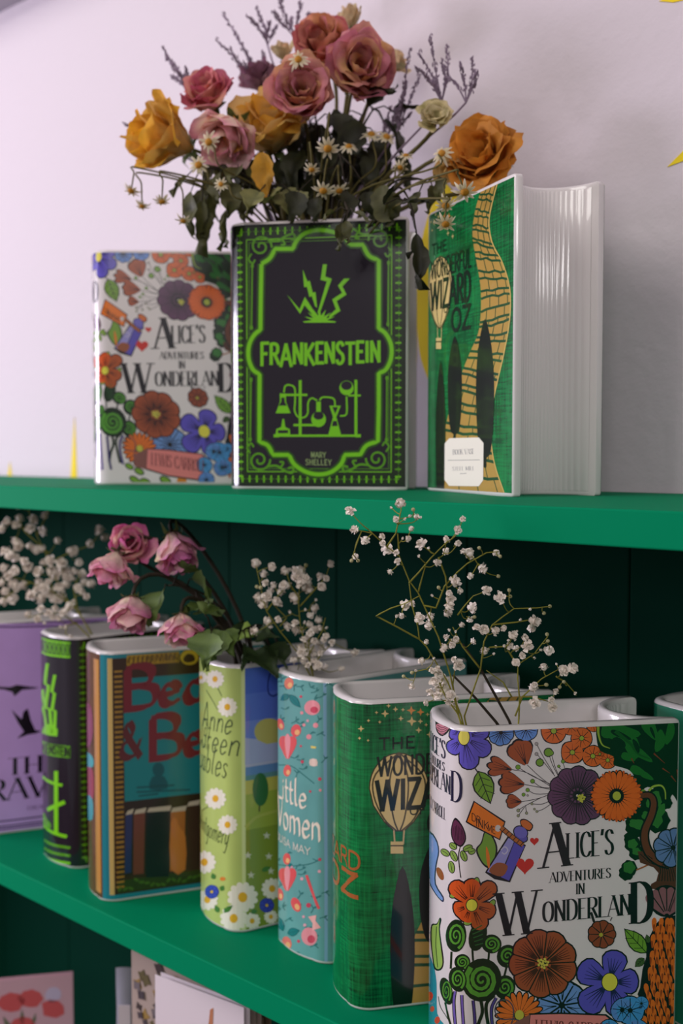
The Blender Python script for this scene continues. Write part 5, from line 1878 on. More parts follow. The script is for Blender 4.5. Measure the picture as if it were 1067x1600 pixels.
rose(705, 262, 26, 3.98, (-.4, -.6, .5), ((196, 170, 110), (214, 184, 120), (206, 160, 80)), .5, 'withered straw yellow bloom below the orange rose', F1, mo(.72, .5), 24, 10)
# loose hanging petal under the yellow rose
hp = link('petal', leaf_mesh(pxm(62, FD), pxm(15, FD), .2, .4, (226, 164, 38), (200, 150, 60), 5), M_PETAL, None)
hp.matrix_world = Matrix.Translation(at(408, 238, FD - .3)) @ Matrix((TOWARD.cross(Vector((0, 0, -1))), Vector((0, 0, -1)) + RIGHT * .2, TOWARD)).transposed().to_4x4()
hp.name = 'fallen_petal'
tag(hp, 'loose yellow petal hanging below the cream and yellow rose', 'petal')

# chamomile heads on thin drooping stems
def chamomile(px, py, rpx, depth, axis, foot, label, seed, group='chamomile in the Frankenstein bouquet', via=None):
    rnd = random.Random(seed)
    c = at(px, py, depth)
    ax = camdir(*axis)
    r = pxm(rpx, depth)
    root = thing('chamomile', label, 'flower', foot, 0, group)
    m = Matrix.Translation(c - root.location) @ basis(ax).to_4x4()
    for k in range(11):
        a = 2 * PI * k / 11 + rnd.uniform(-.15, .15)
        L = r * rnd.uniform(.8, 1.1)
        dz = rnd.uniform(-.75, .1)
        v, f, cc = [], [], []
        for j in range(5):
            t = j / 4
            w = .17 * r * math.sin(PI * (.18 + .74 * t))
            z = dz * L * t * t + .05 * r
            for sg in (-1, 0, 1):
                v.append(((.25 * r + L * t) * math.cos(a) - sg * w * math.sin(a), (.25 * r + L * t) * math.sin(a) + sg * w * math.cos(a), z - abs(sg) * .05 * r))
                cc.append(mixc(lin((214, 200, 150)), lin((236, 226, 204)), t))
        for j in range(4):
            for i in range(2):
                f.append((j * 3 + i, j * 3 + i + 1, j * 3 + i + 4, j * 3 + i + 3))
        o = link('petal', colored_mesh('petal', v, f, cc), M_PETAL, root)
        o.matrix_local = m
    bm = bmesh.new()
    bmesh.ops.create_icosphere(bm, subdivisions=2, radius=r * .42)
    for v in bm.verts:
        v.co.z *= .75
        v.co += noise.noise_vector(v.co * 900) * r * .05
    me = bpy.data.meshes.new('flower_disc')
    bm.to_mesh(me)
    bm.free()
    me.polygons.foreach_set('use_smooth', [True] * len(me.polygons))
    ca = me.color_attributes.new('Col', 'FLOAT_COLOR', 'POINT')
    for i in range(len(me.vertices)):
        ca.data[i].color = (*lin((206, 146, 40)), 1)
    o = link('flower_disc', me, M_PETAL, root)
    o.matrix_local = m
    tb = Tubes()
    foot = Vector(foot)
    L = (foot - c).length
    if via:
        mid = at(via[0], via[1], depth)
        pts = [Vector(p) for p in spline([c, (c + mid) / 2 + Vector((0, 0, .004)), mid, (mid + foot) / 2 + Vector((0, 0, .006)), foot - Vector((0, 0, .015))], 5)]
    else:
        pts = curve3(c, c - ax * L * .3, foot + Vector((0, 0, L * .5)), foot - Vector((0, 0, .015)), 12)
    tb.add([p - root.location for p in pts], .0005, .0008, 5)
    tb.build('stem', M_STEM, root)
    return root


CH_LABEL = ['outermost of the chamomiles hanging on thin arched stems past the ochre rose',
            'dried chamomile hanging just below the outermost arched one',
            'dried chamomile dangling straight below the ochre yellow rose',
            'lowest chamomile, dangling above the floral Alice cover',
            'dried chamomile between the ochre rose and nodding pale pink rose',
            'yellow centred chamomile under the nodding pale pink rose',
            'single chamomile lying against the mauve and rusty roses',
            'ragged chamomile hanging below the mauve rose',
            'dried chamomile hanging below the ragged one, near the Frankenstein rim',
            'small chamomile between the cream rose and dark leaves',
            'dried chamomile next to the low one above the Frankenstein rim',
            'tiny chamomile by the olive leaves under the cream rose',
            'orange centred chamomile under the largest rose',
            'dried chamomile touching the orange centred one under the largest rose',
            'dried chamomile against the dark leaves below the largest rose',
            'small orange chamomile on a thin stem toward the Oz vase',
            'small chamomile just below the lone orange one',
            'crumpled chamomile at the top edge of the upper Oz cover',
            'dried chamomile above the lowest one on the upper Oz cover',
            'lowest chamomile drooping over the Oz lettering',
            'dried chamomile tucked beside the orange yellow rose']
for k, (px, py, r, dp, ax, w, via) in enumerate((
        (205, 298, 13, FD - .1, (-.3, -.8, .4), 'c', (214, 262)), (222, 322, 11, FD - .1, (-.2, -.8, .4), 'c', (220, 270)), (253, 315, 12, FD - .2, (.1, -.9, .4), 'c', (256, 268)),
        (286, 345, 11, FD - .2, (0, -.9, .4), 'c', (286, 280)), (326, 222, 14, FD - .25, (-.2, -.2, 1), 'c', (345, 262)), (310, 258, 14, FD - .2, (0, .1, 1), 'c', (335, 290)),
        (466, 93, 14, FD - .33, (-.1, .2, 1), 'f', None),
        (512, 232, 16, FD - .4, (0, -.7, .7), 'f', (514, 180)), (505, 298, 15, FD - .4, (-.1, -.8, .6), 'f', (512, 250)), (487, 265, 11, FD - .38, (0, -.8, .6), 'f', (484, 225)),
        (530, 298, 13, FD - .36, (.2, -.8, .5), 'f', (527, 260)), (345, 288, 10, FD - .3, (0, .2, 1), 'f', (370, 310)),
        (580, 210, 14, FD - .2, (0, .6, .6), 's', (586, 260)), (604, 214, 14, FD - .2, (.2, .5, .7), 's', (600, 270)), (545, 229, 13, FD - .25, (0, .6, .6), 's', (548, 280)),
        (634, 243, 11, 4.1, (0, .7, .5), 's', (628, 270)), (625, 262, 11, 4.1, (-.2, -.6, .6), 's', (612, 285)),
        (726, 300, 16, 3.62, (0, -.7, .7), 'o', (705, 268)), (696, 321, 15, 3.70, (0, -.8, .6), 'o', (690, 280)), (696, 350, 15, 3.62, (0, -.8, .6), 'o', (697, 310)), (690, 240, 15, 3.9, (-.4, .3, .8), 'o', (680, 262)))):
    chamomile(px, py, r, dp, ax, mo(.30 + .02 * (k % 20), .35 + .03 * (k % 9)), CH_LABEL[k], 40 + k, 'dried chamomile of the bouquet', via)

# grey purple sea lavender sprays
def spray(tip_pts, foot, label, seed, depth, spread=26):
    rnd = random.Random(seed)
    root = thing('sea_lavender_spray', label, 'flower', foot, 0, 'sea lavender in the bouquet')
    tb = Tubes()
    bv, bf = [], []
    foot = Vector(foot)

    def bud(p, d, s):
        x = d.cross(Vector((.2, .5, .8))).normalized()
        y = d.cross(x)
        b = len(bv)
        for q in (p - d * s, p + x * s * .45, p + y * s * .45, p - x * s * .45, p - y * s * .45, p + d * s * 1.2):
            bv.append(q - root.location)
        for i in range(4):
            j = (i + 1) % 4
            bf.append((b, b + 1 + j, b + 1 + i))
            bf.append((b + 5, b + 1 + i, b + 1 + j))
    px, py = tip_pts[0]
    fork = at(*tip_pts[-1], depth)
    L = (foot - fork).length
    pts = curve3(fork, fork + (foot - fork) * .3, foot + Vector((0, 0, L * .4)), foot - Vector((0, 0, .015)), 10)
    tb.add([p - root.location for p in pts], .0007, .0010, 5)
    for (tx, ty) in tip_pts[:-1]:
        dd = depth + rnd.uniform(-.08, .08)
        tip = at(tx, ty, dd)
        mid = (fork + tip) / 2 + (RIGHT * rnd.uniform(-1, 1) + Vector((0, 0, rnd.uniform(-.3, 1)))) * pxm(6, depth)
        cur = [Vector(p) for p in spline([fork, mid, tip], 8)]
        tb.add([p - root.location for p in cur], .0006, .0003, 4)
        for i, p in enumerate(cur):
            if i < 5:
                continue
            d = (cur[min(i + 1, len(cur) - 1)] - cur[i - 1]).normalized()
            for _ in range(3):
                bud(p + Vector((rnd.uniform(-1, 1), rnd.uniform(-1, 1), rnd.uniform(-1, 1))) * pxm(2.6, depth), (d + Vector((rnd.uniform(-.7, .7), rnd.uniform(-.7, .7), rnd.uniform(-.3, .7)))).normalized(), pxm(rnd.uniform(2.6, 4.6), depth))
    tb.build('stem', M_PURPLE, root)
    b = link('tiny_calyces', mesh('tiny_calyces', bv, bf), M_PURPLE, root)
    b['kind'] = 'stuff'


SL = 'grey purple sea lavender spray '
spray([(745, 112), (738, 92), (720, 100), (700, 120), (728, 160)], mo(.70, .6), SL + 'reaching furthest out over the orange rose', 1, 4.05)
spray([(698, 72), (690, 95), (672, 56), (655, 82), (650, 105), (664, 120), (690, 160)], mo(.66, .65), SL + 'above the flattened straw bloom', 2, 4.1)
spray([(640, 75), (655, 118), (634, 130), (630, 150), (618, 170), (622, 200)], mo(.62, .6), SL + 'behind the largest rose', 3, 4.3)
spray([(255, 76), (262, 92), (275, 108), (268, 120), (290, 105), (305, 150)], mo(.30, .65), SL + 'beside the deep pink rose', 4, FD + .2)
spray([(194, 193), (212, 208), (222, 192), (216, 212), (262, 230)], mo(.24, .6), SL + 'behind the ochre yellow rose', 5, FD + .15)
spray([(350, 22), (338, 62), (362, 78), (380, 98), (372, 60), (410, 82), (398, 130), (410, 150)], mo(.40, .65), SL + 'above the faded purple rose', 6, FD + .25)
spray([(436, -8), (428, 18), (470, 4), (482, 20), (456, 30), (462, 60)], mo(.46, .65), SL + 'beside the rusty pink rose', 7, FD + .25)
spray([(388, 28), (400, 12), (420, 36), (432, 40), (418, 70)], mo(.43, .7), SL + 'between the purple and rusty roses', 8, FD + .3)
spray([(610, 170), (600, 190), (625, 160), (640, 178), (590, 240)], mo(.60, .7), SL + 'low among the dark leaves', 9, FD)

# dark dried foliage
LD = ((24, 27, 12), (52, 55, 24))
LG = ((44, 47, 20), (86, 86, 42))
def foliage(label, foot, tip, depth, leaves, seed, cols=LD, name='leafy_stem', grp='dried leafy stems of the bouquet', width=.24, stem_m=None):
    root = thing(name, label, 'foliage', foot, 0, grp)
    foot = Vector(foot)
    t_ = at(*tip, depth)
    L = (foot - t_).length
    pts = curve3(foot - Vector((0, 0, .02)), foot + Vector((0, 0, L * .6)), t_ + (foot - t_) * .2 + Vector((0, 0, L * .15)), t_, 12)
    tb = Tubes()
    tb.add([p - root.location for p in pts], .0012, .0006, 5)
    tb.build('stem', stem_m or M_DARKSTEM, root)
    rnd = random.Random(seed)
    for k, (lx, ly, dx, dy, dt, Lp) in enumerate(leaves):
        p = at(lx, ly, depth + rnd.uniform(-.08, .05))
        near = min(pts, key=lambda q: (q - p).length)
        if (near - p).length > .003:
            tb2 = Tubes()
            tb2.add([near - root.location, (near + p) / 2 - root.location + Vector((0, 0, .003)), p - root.location], .0006, .0004, 4)
            tb2.build('leaf_stalk', stem_m or M_DARKSTEM, root)
        put_leaf(root, p, camdir(dx, dy, dt), pxm(Lp, depth), pxm(Lp * width, depth), rnd.uniform(.2, .7), cols[0], cols[1], seed + k * 1.7, rnd.uniform(-.8, .8))
    return root


DS = 'dark dried leafy stem '
foliage(DS + 'under the largest rose, leaves drooping', mo(.60, .45), (585, 170), FD - .1, [(575, 165, .4, .3, .4, 60), (600, 190, .5, -.7, .4, 70), (590, 215, .2, -1, .4, 75), (615, 175, .7, .1, .4, 50), (560, 190, -.3, -.8, .5, 80), (605, 250, -.5, -.8, .4, 60), (575, 245, .1, -1, .5, 70)], 60)
foliage(DS + 'below the mauve rose', mo(.48, .45), (495, 190), FD - .05, [(480, 205, -.4, -.7, .5, 70), (500, 200, .3, -.8, .5, 85), (520, 180, .3, -.6, .5, 80), (470, 235, -.3, -1, .5, 80), (515, 240, .2, -1, .5, 70), (490, 260, 0, -1, .5, 70)], 70)
foliage(DS + 'hidden behind the cream and yellow rose', mo(.40, .5), (430, 230), FD, [(440, 250, .2, -1, .5, 70), (455, 240, .2, -.8, .4, 75), (420, 265, -.4, -.9, .4, 60), (445, 290, .1, -.8, .5, 55), (400, 285, -.3, -.8, .4, 50)], 80)
foliage(DS + 'filling the middle of the bouquet', mo(.52, .6), (545, 180), FD + .1, [(540, 190, .1, -1, .4, 90), (530, 230, -.2, -1, .4, 90), (555, 235, .2, -1, .4, 90), (520, 270, 0, -1, .4, 70), (560, 280, .1, -1, .4, 60), (505, 225, -.2, -1, .4, 80)], 90)
foliage(DS + 'with narrow leaves hanging beside the Alice vase', mo(.24, .4), (318, 262), FD - .1, [(298, 300, -.05, -1, .2, 70), (316, 315, .05, -1, .2, 82), (326, 300, .1, -1, .3, 70), (352, 330, -.05, -1, .2, 60), (330, 280, -.3, -.8, .4, 50), (292, 275, -.5, -.6, .4, 42)], 100, LG, width=.16)
foliage(DS + 'with olive leaves over the rim beside the Alice vase', mo(.28, .3), (350, 262), FD - .15, [(345, 270, -.2, -.8, .4, 55), (362, 285, 0, -1, .5, 60), (378, 300, .1, -1, .5, 50), (360, 330, -.3, -1, .3, 62), (395, 262, .3, -.7, .5, 50), (372, 262, -.2, -.4, .6, 48)], 110, LG, width=.3)
foliage(DS + 'with a pale olive leaf over the Frankenstein rim', mo(.36, .3), (425, 290), FD - .25, [(418, 318, .4, .4, .7, 40), (440, 300, .4, -.7, .5, 48), (405, 300, -.4, -.6, .5, 45), (455, 300, .3, -.8, .4, 45)], 120, ((84, 88, 46), (130, 128, 74)), width=.4)
foliage(DS + 'with a long dead leaf hanging between the Frankenstein and Oz vases', mo(.86, .4), (640, 315), FD - .55, [(651, 366, .1, -1, .2, 92), (645, 345, .2, -.9, .2, 60), (625, 320, .5, .1, .3, 48), (600, 320, .2, .5, .4, 45)], 130, ((20, 22, 10), (44, 44, 20)), width=.13)
foliage(DS + 'curling over the Frankenstein cover', mo(.6, .12), (545, 335), FD - .5, [(535, 348, -.05, -1, .2, 40), (541, 345, .1, -1, .3, 36), (552, 332, .4, -.2, .4, 34), (522, 332, -.4, -.2, .4, 34), (532, 350, -.1, -1, .2, 44)], 140, LG, width=.2)
foliage(DS + 'with curled leaves near the straw yellow bloom', mo(.75, .5), (668, 285), 3.98, [(675, 290, .0, -1, .3, 42), (690, 278, -.2, -1, .3, 36), (655, 300, -.4, -.8, .3, 40), (612, 300, .1, -1, .3, 55), (598, 290, 0, -1, .3, 60)], 150, LG, width=.26)
foliage(DS + 'below the mauve and largest roses', mo(.55, .4), (530, 240), FD - .3, [(540, 300, .1, -1, .4, 48), (495, 310, -.2, -1, .4, 40), (575, 300, .2, -1, .4, 46), (465, 300, -.2, -1, .4, 50)], 160, LD, width=.36)

random.seed(31)
for k_, (lb, fx, x0, x1, y0, y1) in enumerate((('packed under the mauve rose', .46, 455, 530, 175, 300), ('packed under the largest rose', .58, 530, 625, 165, 290), ('packed under the cream and yellow rose', .38, 380, 470, 235, 310), ('packed low at the Frankenstein rim', .52, 440, 610, 255, 325), ('packed behind the nodding pale pink rose', .3, 310, 400, 240, 300))):
    lv = []
    for q in range(11):
        lv.append((random.uniform(x0, x1), random.uniform(y0, y1), random.uniform(-.6, .6), random.uniform(-1, -.2), random.uniform(-.1, .5), random.uniform(38, 66)))
    foliage(DS + lb, mo(fx, .55), ((x0 + x1) / 2, y0), FD + .05, lv, 170 + 13 * k_, ((28, 32, 16), (58, 62, 28)) if k_ != 4 else LG, width=.26)

# ---- pink roses leaning out of the pale green vase
am = AN.mouth
AD = AN.depth
GSTEM = M_DARKSTEM
lc = ((52, 74, 28), (100, 124, 52))
rose(203, 850, 33, 4.25, (.1, .35, .7), MAG, .5, 'magenta pink rose partly behind a paler one on the lower shelf', AN, am(.25, .5), 201, 20, 'pink_rose', GSTEM)
rose(172, 889, 34, 4.18, (-.25, -.75, .35), PKC, .45, 'pink rose with cream base touching the magenta rose', AN, am(.22, .5), 202, 18, 'pink_rose', GSTEM)
rose(276, 858, 33, 4.2, (.25, -.62, .35), ((246, 232, 196), (232, 164, 196), (216, 112, 176)), .4, 'tall pink rose with pointed upturned petal', AN, am(.28, .5), 203, 18, 'pink_rose', GSTEM, sq=1.25)
rose(203, 962, 36, 4.1, (-.05, -.85, .35), PKC, .5, 'pink and cream rose hanging over the brown Beauty vase', AN, am(.2, .45), 204, 18, 'pink_rose', GSTEM)
rose(283, 986, 33, 4.05, (.05, -.85, .35), PKC, .5, 'pink rose nodding between the brown Beauty vase and pale green vase', AN, am(.15, .4), 205, 18, 'pink_rose', GSTEM,
     leaves=((.5, (-.4, .3, .6), 62),), lcol=lc)
# thin pointed petal of the tall rose
foliage('broad green leaf stem below the tall pink rose', am(.22, .55), (262, 915), 4.2, [(255, 925, -.35, -.5, .6, 62), (300, 905, .5, -.4, .4, 62), (285, 895, .3, .3, .5, 45), (310, 955, .5, .1, .4, 45)], 210, ((48, 70, 30), (96, 118, 52)), 'rose_leaf_stem', 'rose leaves in the pale green vase', .45)
foliage('rounded green leaves over the rim of the pale green vase', am(.12, .35), (330, 985), 4.02, [(345, 985, -.35, -1, .5, 52), (330, 990, -.2, -1, .5, 56), (352, 985, .3, -.9, .6, 45), (320, 960, .3, .6, .5, 34)], 220, ((58, 82, 34), (108, 132, 62)), 'rose_leaf_stem', 'rose leaves in the pale green vase', .5)
foliage('dark curled leaves beside the bright green leaf on the pale green vase', am(.35, .35), (380, 985), 4.12, [(372, 1000, .1, 1, .4, 42), (395, 1020, .5, -.2, .5, 58), (400, 1000, .5, .3, .5, 48), (420, 1010, .6, -.3, .5, 46), (385, 1010, .1, -.5, .7, 40)], 230, ((24, 40, 18), (54, 74, 34)), 'rose_leaf_stem', 'rose leaves in the pale green vase', .45)
foliage('bright yellow green leaf standing up from the pale green vase', am(.45, .5), (380, 985), 4.2, [(362, 1000, .85, .35, .5, 62)], 240, ((128, 158, 56), (146, 176, 72)), 'rose_leaf_stem', 'rose leaves in the pale green vase', .3)

# ------------------------------------------------------------------ baby's breath
def floret_mesh(seed, small=False):
    rnd = random.Random(seed)
    v, f = [], []
    n = 7 if small else 15
    for k in range(n):
        q = k / n
        a = k * 2.4
        el = PI / 2 * (1 - q * (0.9 if small else 1.25))
        d = Vector((math.cos(a) * math.cos(el), math.sin(a) * math.cos(el), math.sin(el)))
        x = d.cross(Vector((0.1, 0.2, 1))).normalized()
        y = d.cross(x)
        b = len(v)
        L = rnd.uniform(.75, 1.1)
        w = rnd.uniform(.28, .42)
        r0 = d * .25
        for t, ww in ((0, .3), (.55, .9), (.9, 1.0)):
            p = r0 + d * (L - .25) * t
            for sg in (-1, 0, 1):
                v.append(p + x * sg * w * ww + y * rnd.uniform(-.12, .12) + d * (-.10 * abs(sg) + rnd.uniform(-.07, .07)))
        for j in range(2):
            for i in range(2):
                f.append((b + j * 3 + i, b + j * 3 + i + 1, b + j * 3 + i + 4, b + j * 3 + i + 3))
    bm = bmesh.new()
    bmesh.ops.create_icosphere(bm, subdivisions=1, radius=.55)
    b = len(v)
    for q in bm.verts:
        v.append(q.co.copy())
    for q in bm.faces:
        f.append(tuple(b + w_.index for w_ in q.verts))
    bm.free()
    me = mesh('floret', v, f, True)
    me.materials.append(M_GYP)
    return me


def bud_mesh():
    bm = bmesh.new()
    bmesh.ops.create_icosphere(bm, subdivisions=2, radius=1)
    for v in bm.verts:
        if v.co.z > .4:
            v.co += noise.noise_vector(v.co * 4) * .2
        v.co.z *= 1.15
    me = bpy.data.meshes.new('bud')
    bm.to_mesh(me)
    bm.free()
    me.polygons.foreach_set('use_smooth', [True] * len(me.polygons))
    me.materials.append(mat('greenish_bud', (176, 170, 128), .8, .2, var=.3, vscale=200))
    return me


FLORETS = [floret_mesh(s) for s in (1, 2, 3, 4, 5)]
SMALLF = [floret_mesh(s, True) for s in (6, 7)]
BUD = bud_mesh()


def sprig(label, foot, mains, flowers, fdepth, seed, stem_m=M_GREENSTEM, grp=None, r_main=.0005, rscale=1.5, darks=()):
    """mains: lists of pixel points; flowers: (px, py, size px); fdepth(px, py) gives the depth in H"""
    rnd = random.Random(seed)
    root = thing('babys_breath_sprig', label, 'flower', foot, 0, grp)
    tb = Tubes()
    nodes = []
    for pts in mains:
        w = [at(x, y, fdepth(x, y)) for x, y in pts]
        cur = [p0_ + (p1_ - p0_) * (q_ / 5) for p0_, p1_ in zip(w, w[1:]) for q_ in range(5)] + [w[-1]]
        tb.add([p - root.location for p in cur], r_main, r_main * .5, 5)
        flat = [(a_[0] + (b_[0] - a_[0]) * q_ / 5, a_[1] + (b_[1] - a_[1]) * q_ / 5) for a_, b_ in zip(pts, pts[1:]) for q_ in range(5)] + [tuple(pts[-1])]
        for p, (x, y) in zip(cur, flat):
            nodes.append((x, y, p))
    tb.build('stem', stem_m, root)
    tw = Tubes()
    for (px, py, r) in flowers:
        d = fdepth(px, py) + rnd.uniform(-.05, .05)
        p = at(px, py, d)
        # thread to a stem node below it
        best = min(nodes, key=lambda n: math.hypot(n[0] - px, n[1] - py) + (8 if n[1] < py + 3 else 0))
        q = best[2]
        dirn = (p - q)
        L = dirn.length
        if L > 1e-4:
            mid = (p + q) / 2 + Vector((rnd.uniform(-.1, .1), rnd.uniform(-.1, .1), rnd.uniform(-.18, .02))) * L
            tw.add([a - root.location for a in [Vector(x) for x in spline([q, mid, p], 4)]], .00028, .0002, 4)
            if px and rnd.random() < .8:
                nodes.append((px, py + r, p + (q - p) * min(.5, .003 / max(L, .003))))
        big = r >= 4.2
        me = rnd.choice(FLORETS) if big else (rnd.choice(SMALLF) if r > 2.9 else BUD)
        o = link('floret' if r > 2.9 else 'bud', me, None, root)
        s = pxm(r, d) * (rscale if big else 1.15)
        ax = (dirn.normalized() if L > 1e-4 else Vector((0, 0, 1))) + TOWARD * rnd.uniform(-.2, .7) + Vector((rnd.uniform(-.4, .4), rnd.uniform(-.4, .4), rnd.uniform(-.2, .5)))
        o.matrix_local = Matrix.Translation(p - root.location) @ basis(ax).to_4x4() @ Matrix.Rotation(rnd.uniform(0, 6), 4, 'Z') @ Matrix.Scale(s, 4)
    if tw.v:
        tw.build('side_stem', stem_m, root)
    return root


# lower Alice vase: open sprigs read off the photograph (crop pixels)
def cp(l):
    return [(520 + a[0] * .3749, 770 + a[1] * .3749) + tuple(a[2:]) for a in l]


AD2 = A2.depth
def dA(px, py):
    t = max(0.0, min(1.0, (1120 - py) / 300))
    return AD2 - .12 - .22 * t
B_, S_, D_ = 6.6, 4.4, 2.6
sprig('tall airy sprig of white blossoms leaning left over the top shelf edge', A2.mouth(.12, .35),
      [cp([(540, 990), (525, 930), (490, 760), (440, 600), (380, 470), (355, 415), (320, 370), (275, 260), (225, 225), (150, 155)]), cp([(318, 375), (360, 330), (410, 270), (480, 200)]), cp([(355, 415), (370, 360), (388, 295)]), cp([(225, 225), (262, 170), (285, 70)]), cp([(275, 240), (270, 170)])],
      cp([(73, 80, B_), (95, 155, B_), (137, 195, B_), (282, 48, B_ + .6), (225, 235, B_ + 1), (370, 215, B_ + 1.2), (262, 110, S_), (205, 182, S_), (270, 285, S_), (240, 327, S_), (93, 262, S_), (78, 283, D_), (105, 283, D_), (290, 192, D_ + .4), (313, 192, S_), (325, 152, S_), (345, 100, S_), (362, 103, 3.4), (245, 63, 3), (335, 70, D_), (320, 95, 3.4), (358, 265, 3.4), (435, 292, 5.4), (400, 232, 3.2), (300, 110, 3), (210, 210, S_), (265, 250, S_)]), dA, 301)
sprig('bent sprig of white blossoms in the lower Alice vase, crossing its neighbours', A2.mouth(.14, .3),
      [cp([(550, 990), (535, 930), (480, 790), (390, 640), (360, 610), (355, 560), (330, 470), (318, 375)]), cp([(360, 610), (270, 560), (180, 513), (240, 482), (300, 462), (360, 430)]), cp([(380, 470), (430, 480), (465, 390), (520, 330), (560, 295), (640, 250), (690, 245)]), cp([(440, 270), (470, 350), (478, 420), (470, 510)])],
      cp([(470, 245, 5), (472, 195, S_), (520, 155, B_ - 1), (540, 112, S_), (522, 212, S_), (545, 245, S_), (572, 255, B_ + .8), (610, 230, D_), (680, 250, S_), (697, 265, D_), (620, 312, B_ + 1), (577, 345, 5), (508, 370, B_ + 1.4), (528, 407, S_), (690, 348, D_), (441, 395, D_), (485, 420, S_), (490, 445, B_), (485, 475, B_), (475, 505, B_), (360, 525, B_ + 1.2), (405, 510, B_), (405, 548, B_ + .8), (300, 468, B_), (288, 510, 5), (265, 517, 3.4), (415, 430, 3.2), (512, 215, 3.2), (330, 465, S_), (372, 700, 5.4), (388, 625, S_)]), dA, 302)
sprig('upright sprig of white blossoms in the lower Alice vase with dark lower stem', A2.mouth(.3, .4),
      [cp([(560, 990), (548, 930), (615, 735), (630, 620), (665, 550), (710, 515), (755, 483), (850, 480), (905, 473)]), cp([(612, 730), (540, 640), (500, 560)]), cp([(520, 510), (550, 470), (585, 430)]), cp([(665, 550), (760, 540), (820, 530)])],
      cp([(640, 408, B_), (700, 440, B_ + 1.2), (735, 406, D_), (740, 432, D_), (692, 412, 3), (577, 480, B_ + .8), (570, 527, S_), (590, 518, D_), (535, 553, S_), (600, 560, 5), (630, 573, B_ + .4), (675, 578, B_), (710, 562, S_), (475, 602, S_), (513, 610, S_), (500, 630, 5.4), (467, 642, B_ + .2), (582, 620, S_), (632, 663, B_), (670, 673, 3), (835, 535, B_ + 1.4), (825, 560, B_), (880, 502, D_), (905, 473, D_), (780, 530, 3.2), (820, 485, 3.4), (485, 572, 3), (512, 580, 3), (855, 535, S_)]), dA, 303)
sprig('low spreading sprig of white blossoms reaching toward the plain teal vase', A2.mouth(.45, .35),
      [cp([(770, 1010), (775, 940), (778, 860), (770, 770), (772, 715), (840, 670), (895, 600)]), cp([(760, 930), (790, 850), (870, 775), (960, 725)]), cp([(790, 850), (830, 850), (900, 870)]), cp([(930, 765), (970, 790), (1010, 835)]), cp([(745, 850), (710, 790), (640, 740)]), cp([(770, 720), (720, 640), (650, 645), (680, 640)])],
      cp([(748, 598, B_), (765, 578, 3), (738, 640, 5), (760, 650, S_), (792, 680, 5), (763, 707, 5.4), (800, 608, 5.6), (812, 640, B_ + 1.4), (893, 590, D_), (896, 618, D_), (900, 657, B_), (840, 687, 3), (880, 730, B_ - .4), (932, 715, 3), (958, 742, B_ + 1.4), (997, 735, B_ + 1), (1010, 835, 3.4), (928, 832, S_), (945, 810, D_), (963, 788, D_), (830, 815, B_ + .4), (842, 872, B_ + 1), (915, 893, B_ + .2), (910, 862, S_), (730, 615, 3), (865, 655, 3.2), (715, 640, 3.4), (840, 800, S_), (890, 800, 2.8), (680, 640, 3.2)]), dA, 304)
sprig('dense low cluster of white blossoms at the spine end of the lower Alice vase', A2.mouth(.1, .5),
      [cp([(545, 985), (520, 920), (470, 850), (430, 760), (390, 735), (345, 745)]), cp([(520, 920), (500, 800), (510, 720)])],
      cp([(525, 720, B_ + 1), (505, 695, S_), (440, 760, B_), (425, 790, B_ + .8), (465, 825, B_ + .8), (440, 850, B_), (490, 845, B_ + .4), (415, 740, S_), (510, 865, 5.4), (328, 803, 5), (345, 740, 3), (390, 875, S_), (295, 765, D_), (465, 790, B_), (410, 835, B_), (445, 815, B_), (480, 870, 5), (435, 735, S_), (420, 690, 3), (330, 750, D_), (500, 885, S_), (455, 770, 5.6)]), dA, 305)
dk = thing('bare_stem', 'two bare dark stems crossing in the mouth of the lower Alice vase', 'stem', A2.mouth(.4, .5))
tb = Tubes()
for pts in (cp([(750, 990), (735, 950), (620, 740), (540, 630)]), cp([(700, 985), (680, 955), (590, 850), (500, 760)])):
    tb = Tubes()
    tb.add([at(x, y, dA(x, y) + .04) - dk.location for x, y in pts], .0009, .0006, 5)
    tb.build('stem', M_DARKSTEM, dk)

# Little Women vase
LD_ = LW.depth
def dL(px, py):
    t = max(0.0, min(1.0, (1050 - py) / 170))
    return LD_ - .05 - .12 * t
def c8(l):
    return [(280 + a[0] * .2624, 850 + a[1] * .2624) + tuple(a[2:]) for a in l]
sprig('small sprig of white blossoms with long side stem in the Little Women vase', LW.mouth(.2, .5),
      [c8([(790, 800), (700, 640), (600, 520), (520, 400), (490, 280), (460, 140)]), c8([(520, 400), (570, 330), (650, 240)]), c8([(600, 490), (640, 440), (560, 360)])],
      c8([(458, 118, 6.5), (548, 135, 6), (502, 185, 6), (510, 232, 5), (485, 260, 2.8), (463, 255, 2.6), (475, 325, 6.5), (520, 315, 7), (505, 355, 7), (535, 285, 5.5), (575, 340, 6), (592, 355, 5.5), (533, 460, 6), (545, 490, 4), (590, 450, 4.6), (455, 515, 6.5), (640, 492, 6), (600, 285, 7), (622, 245, 6), (565, 250, 5)]), dL, 311)
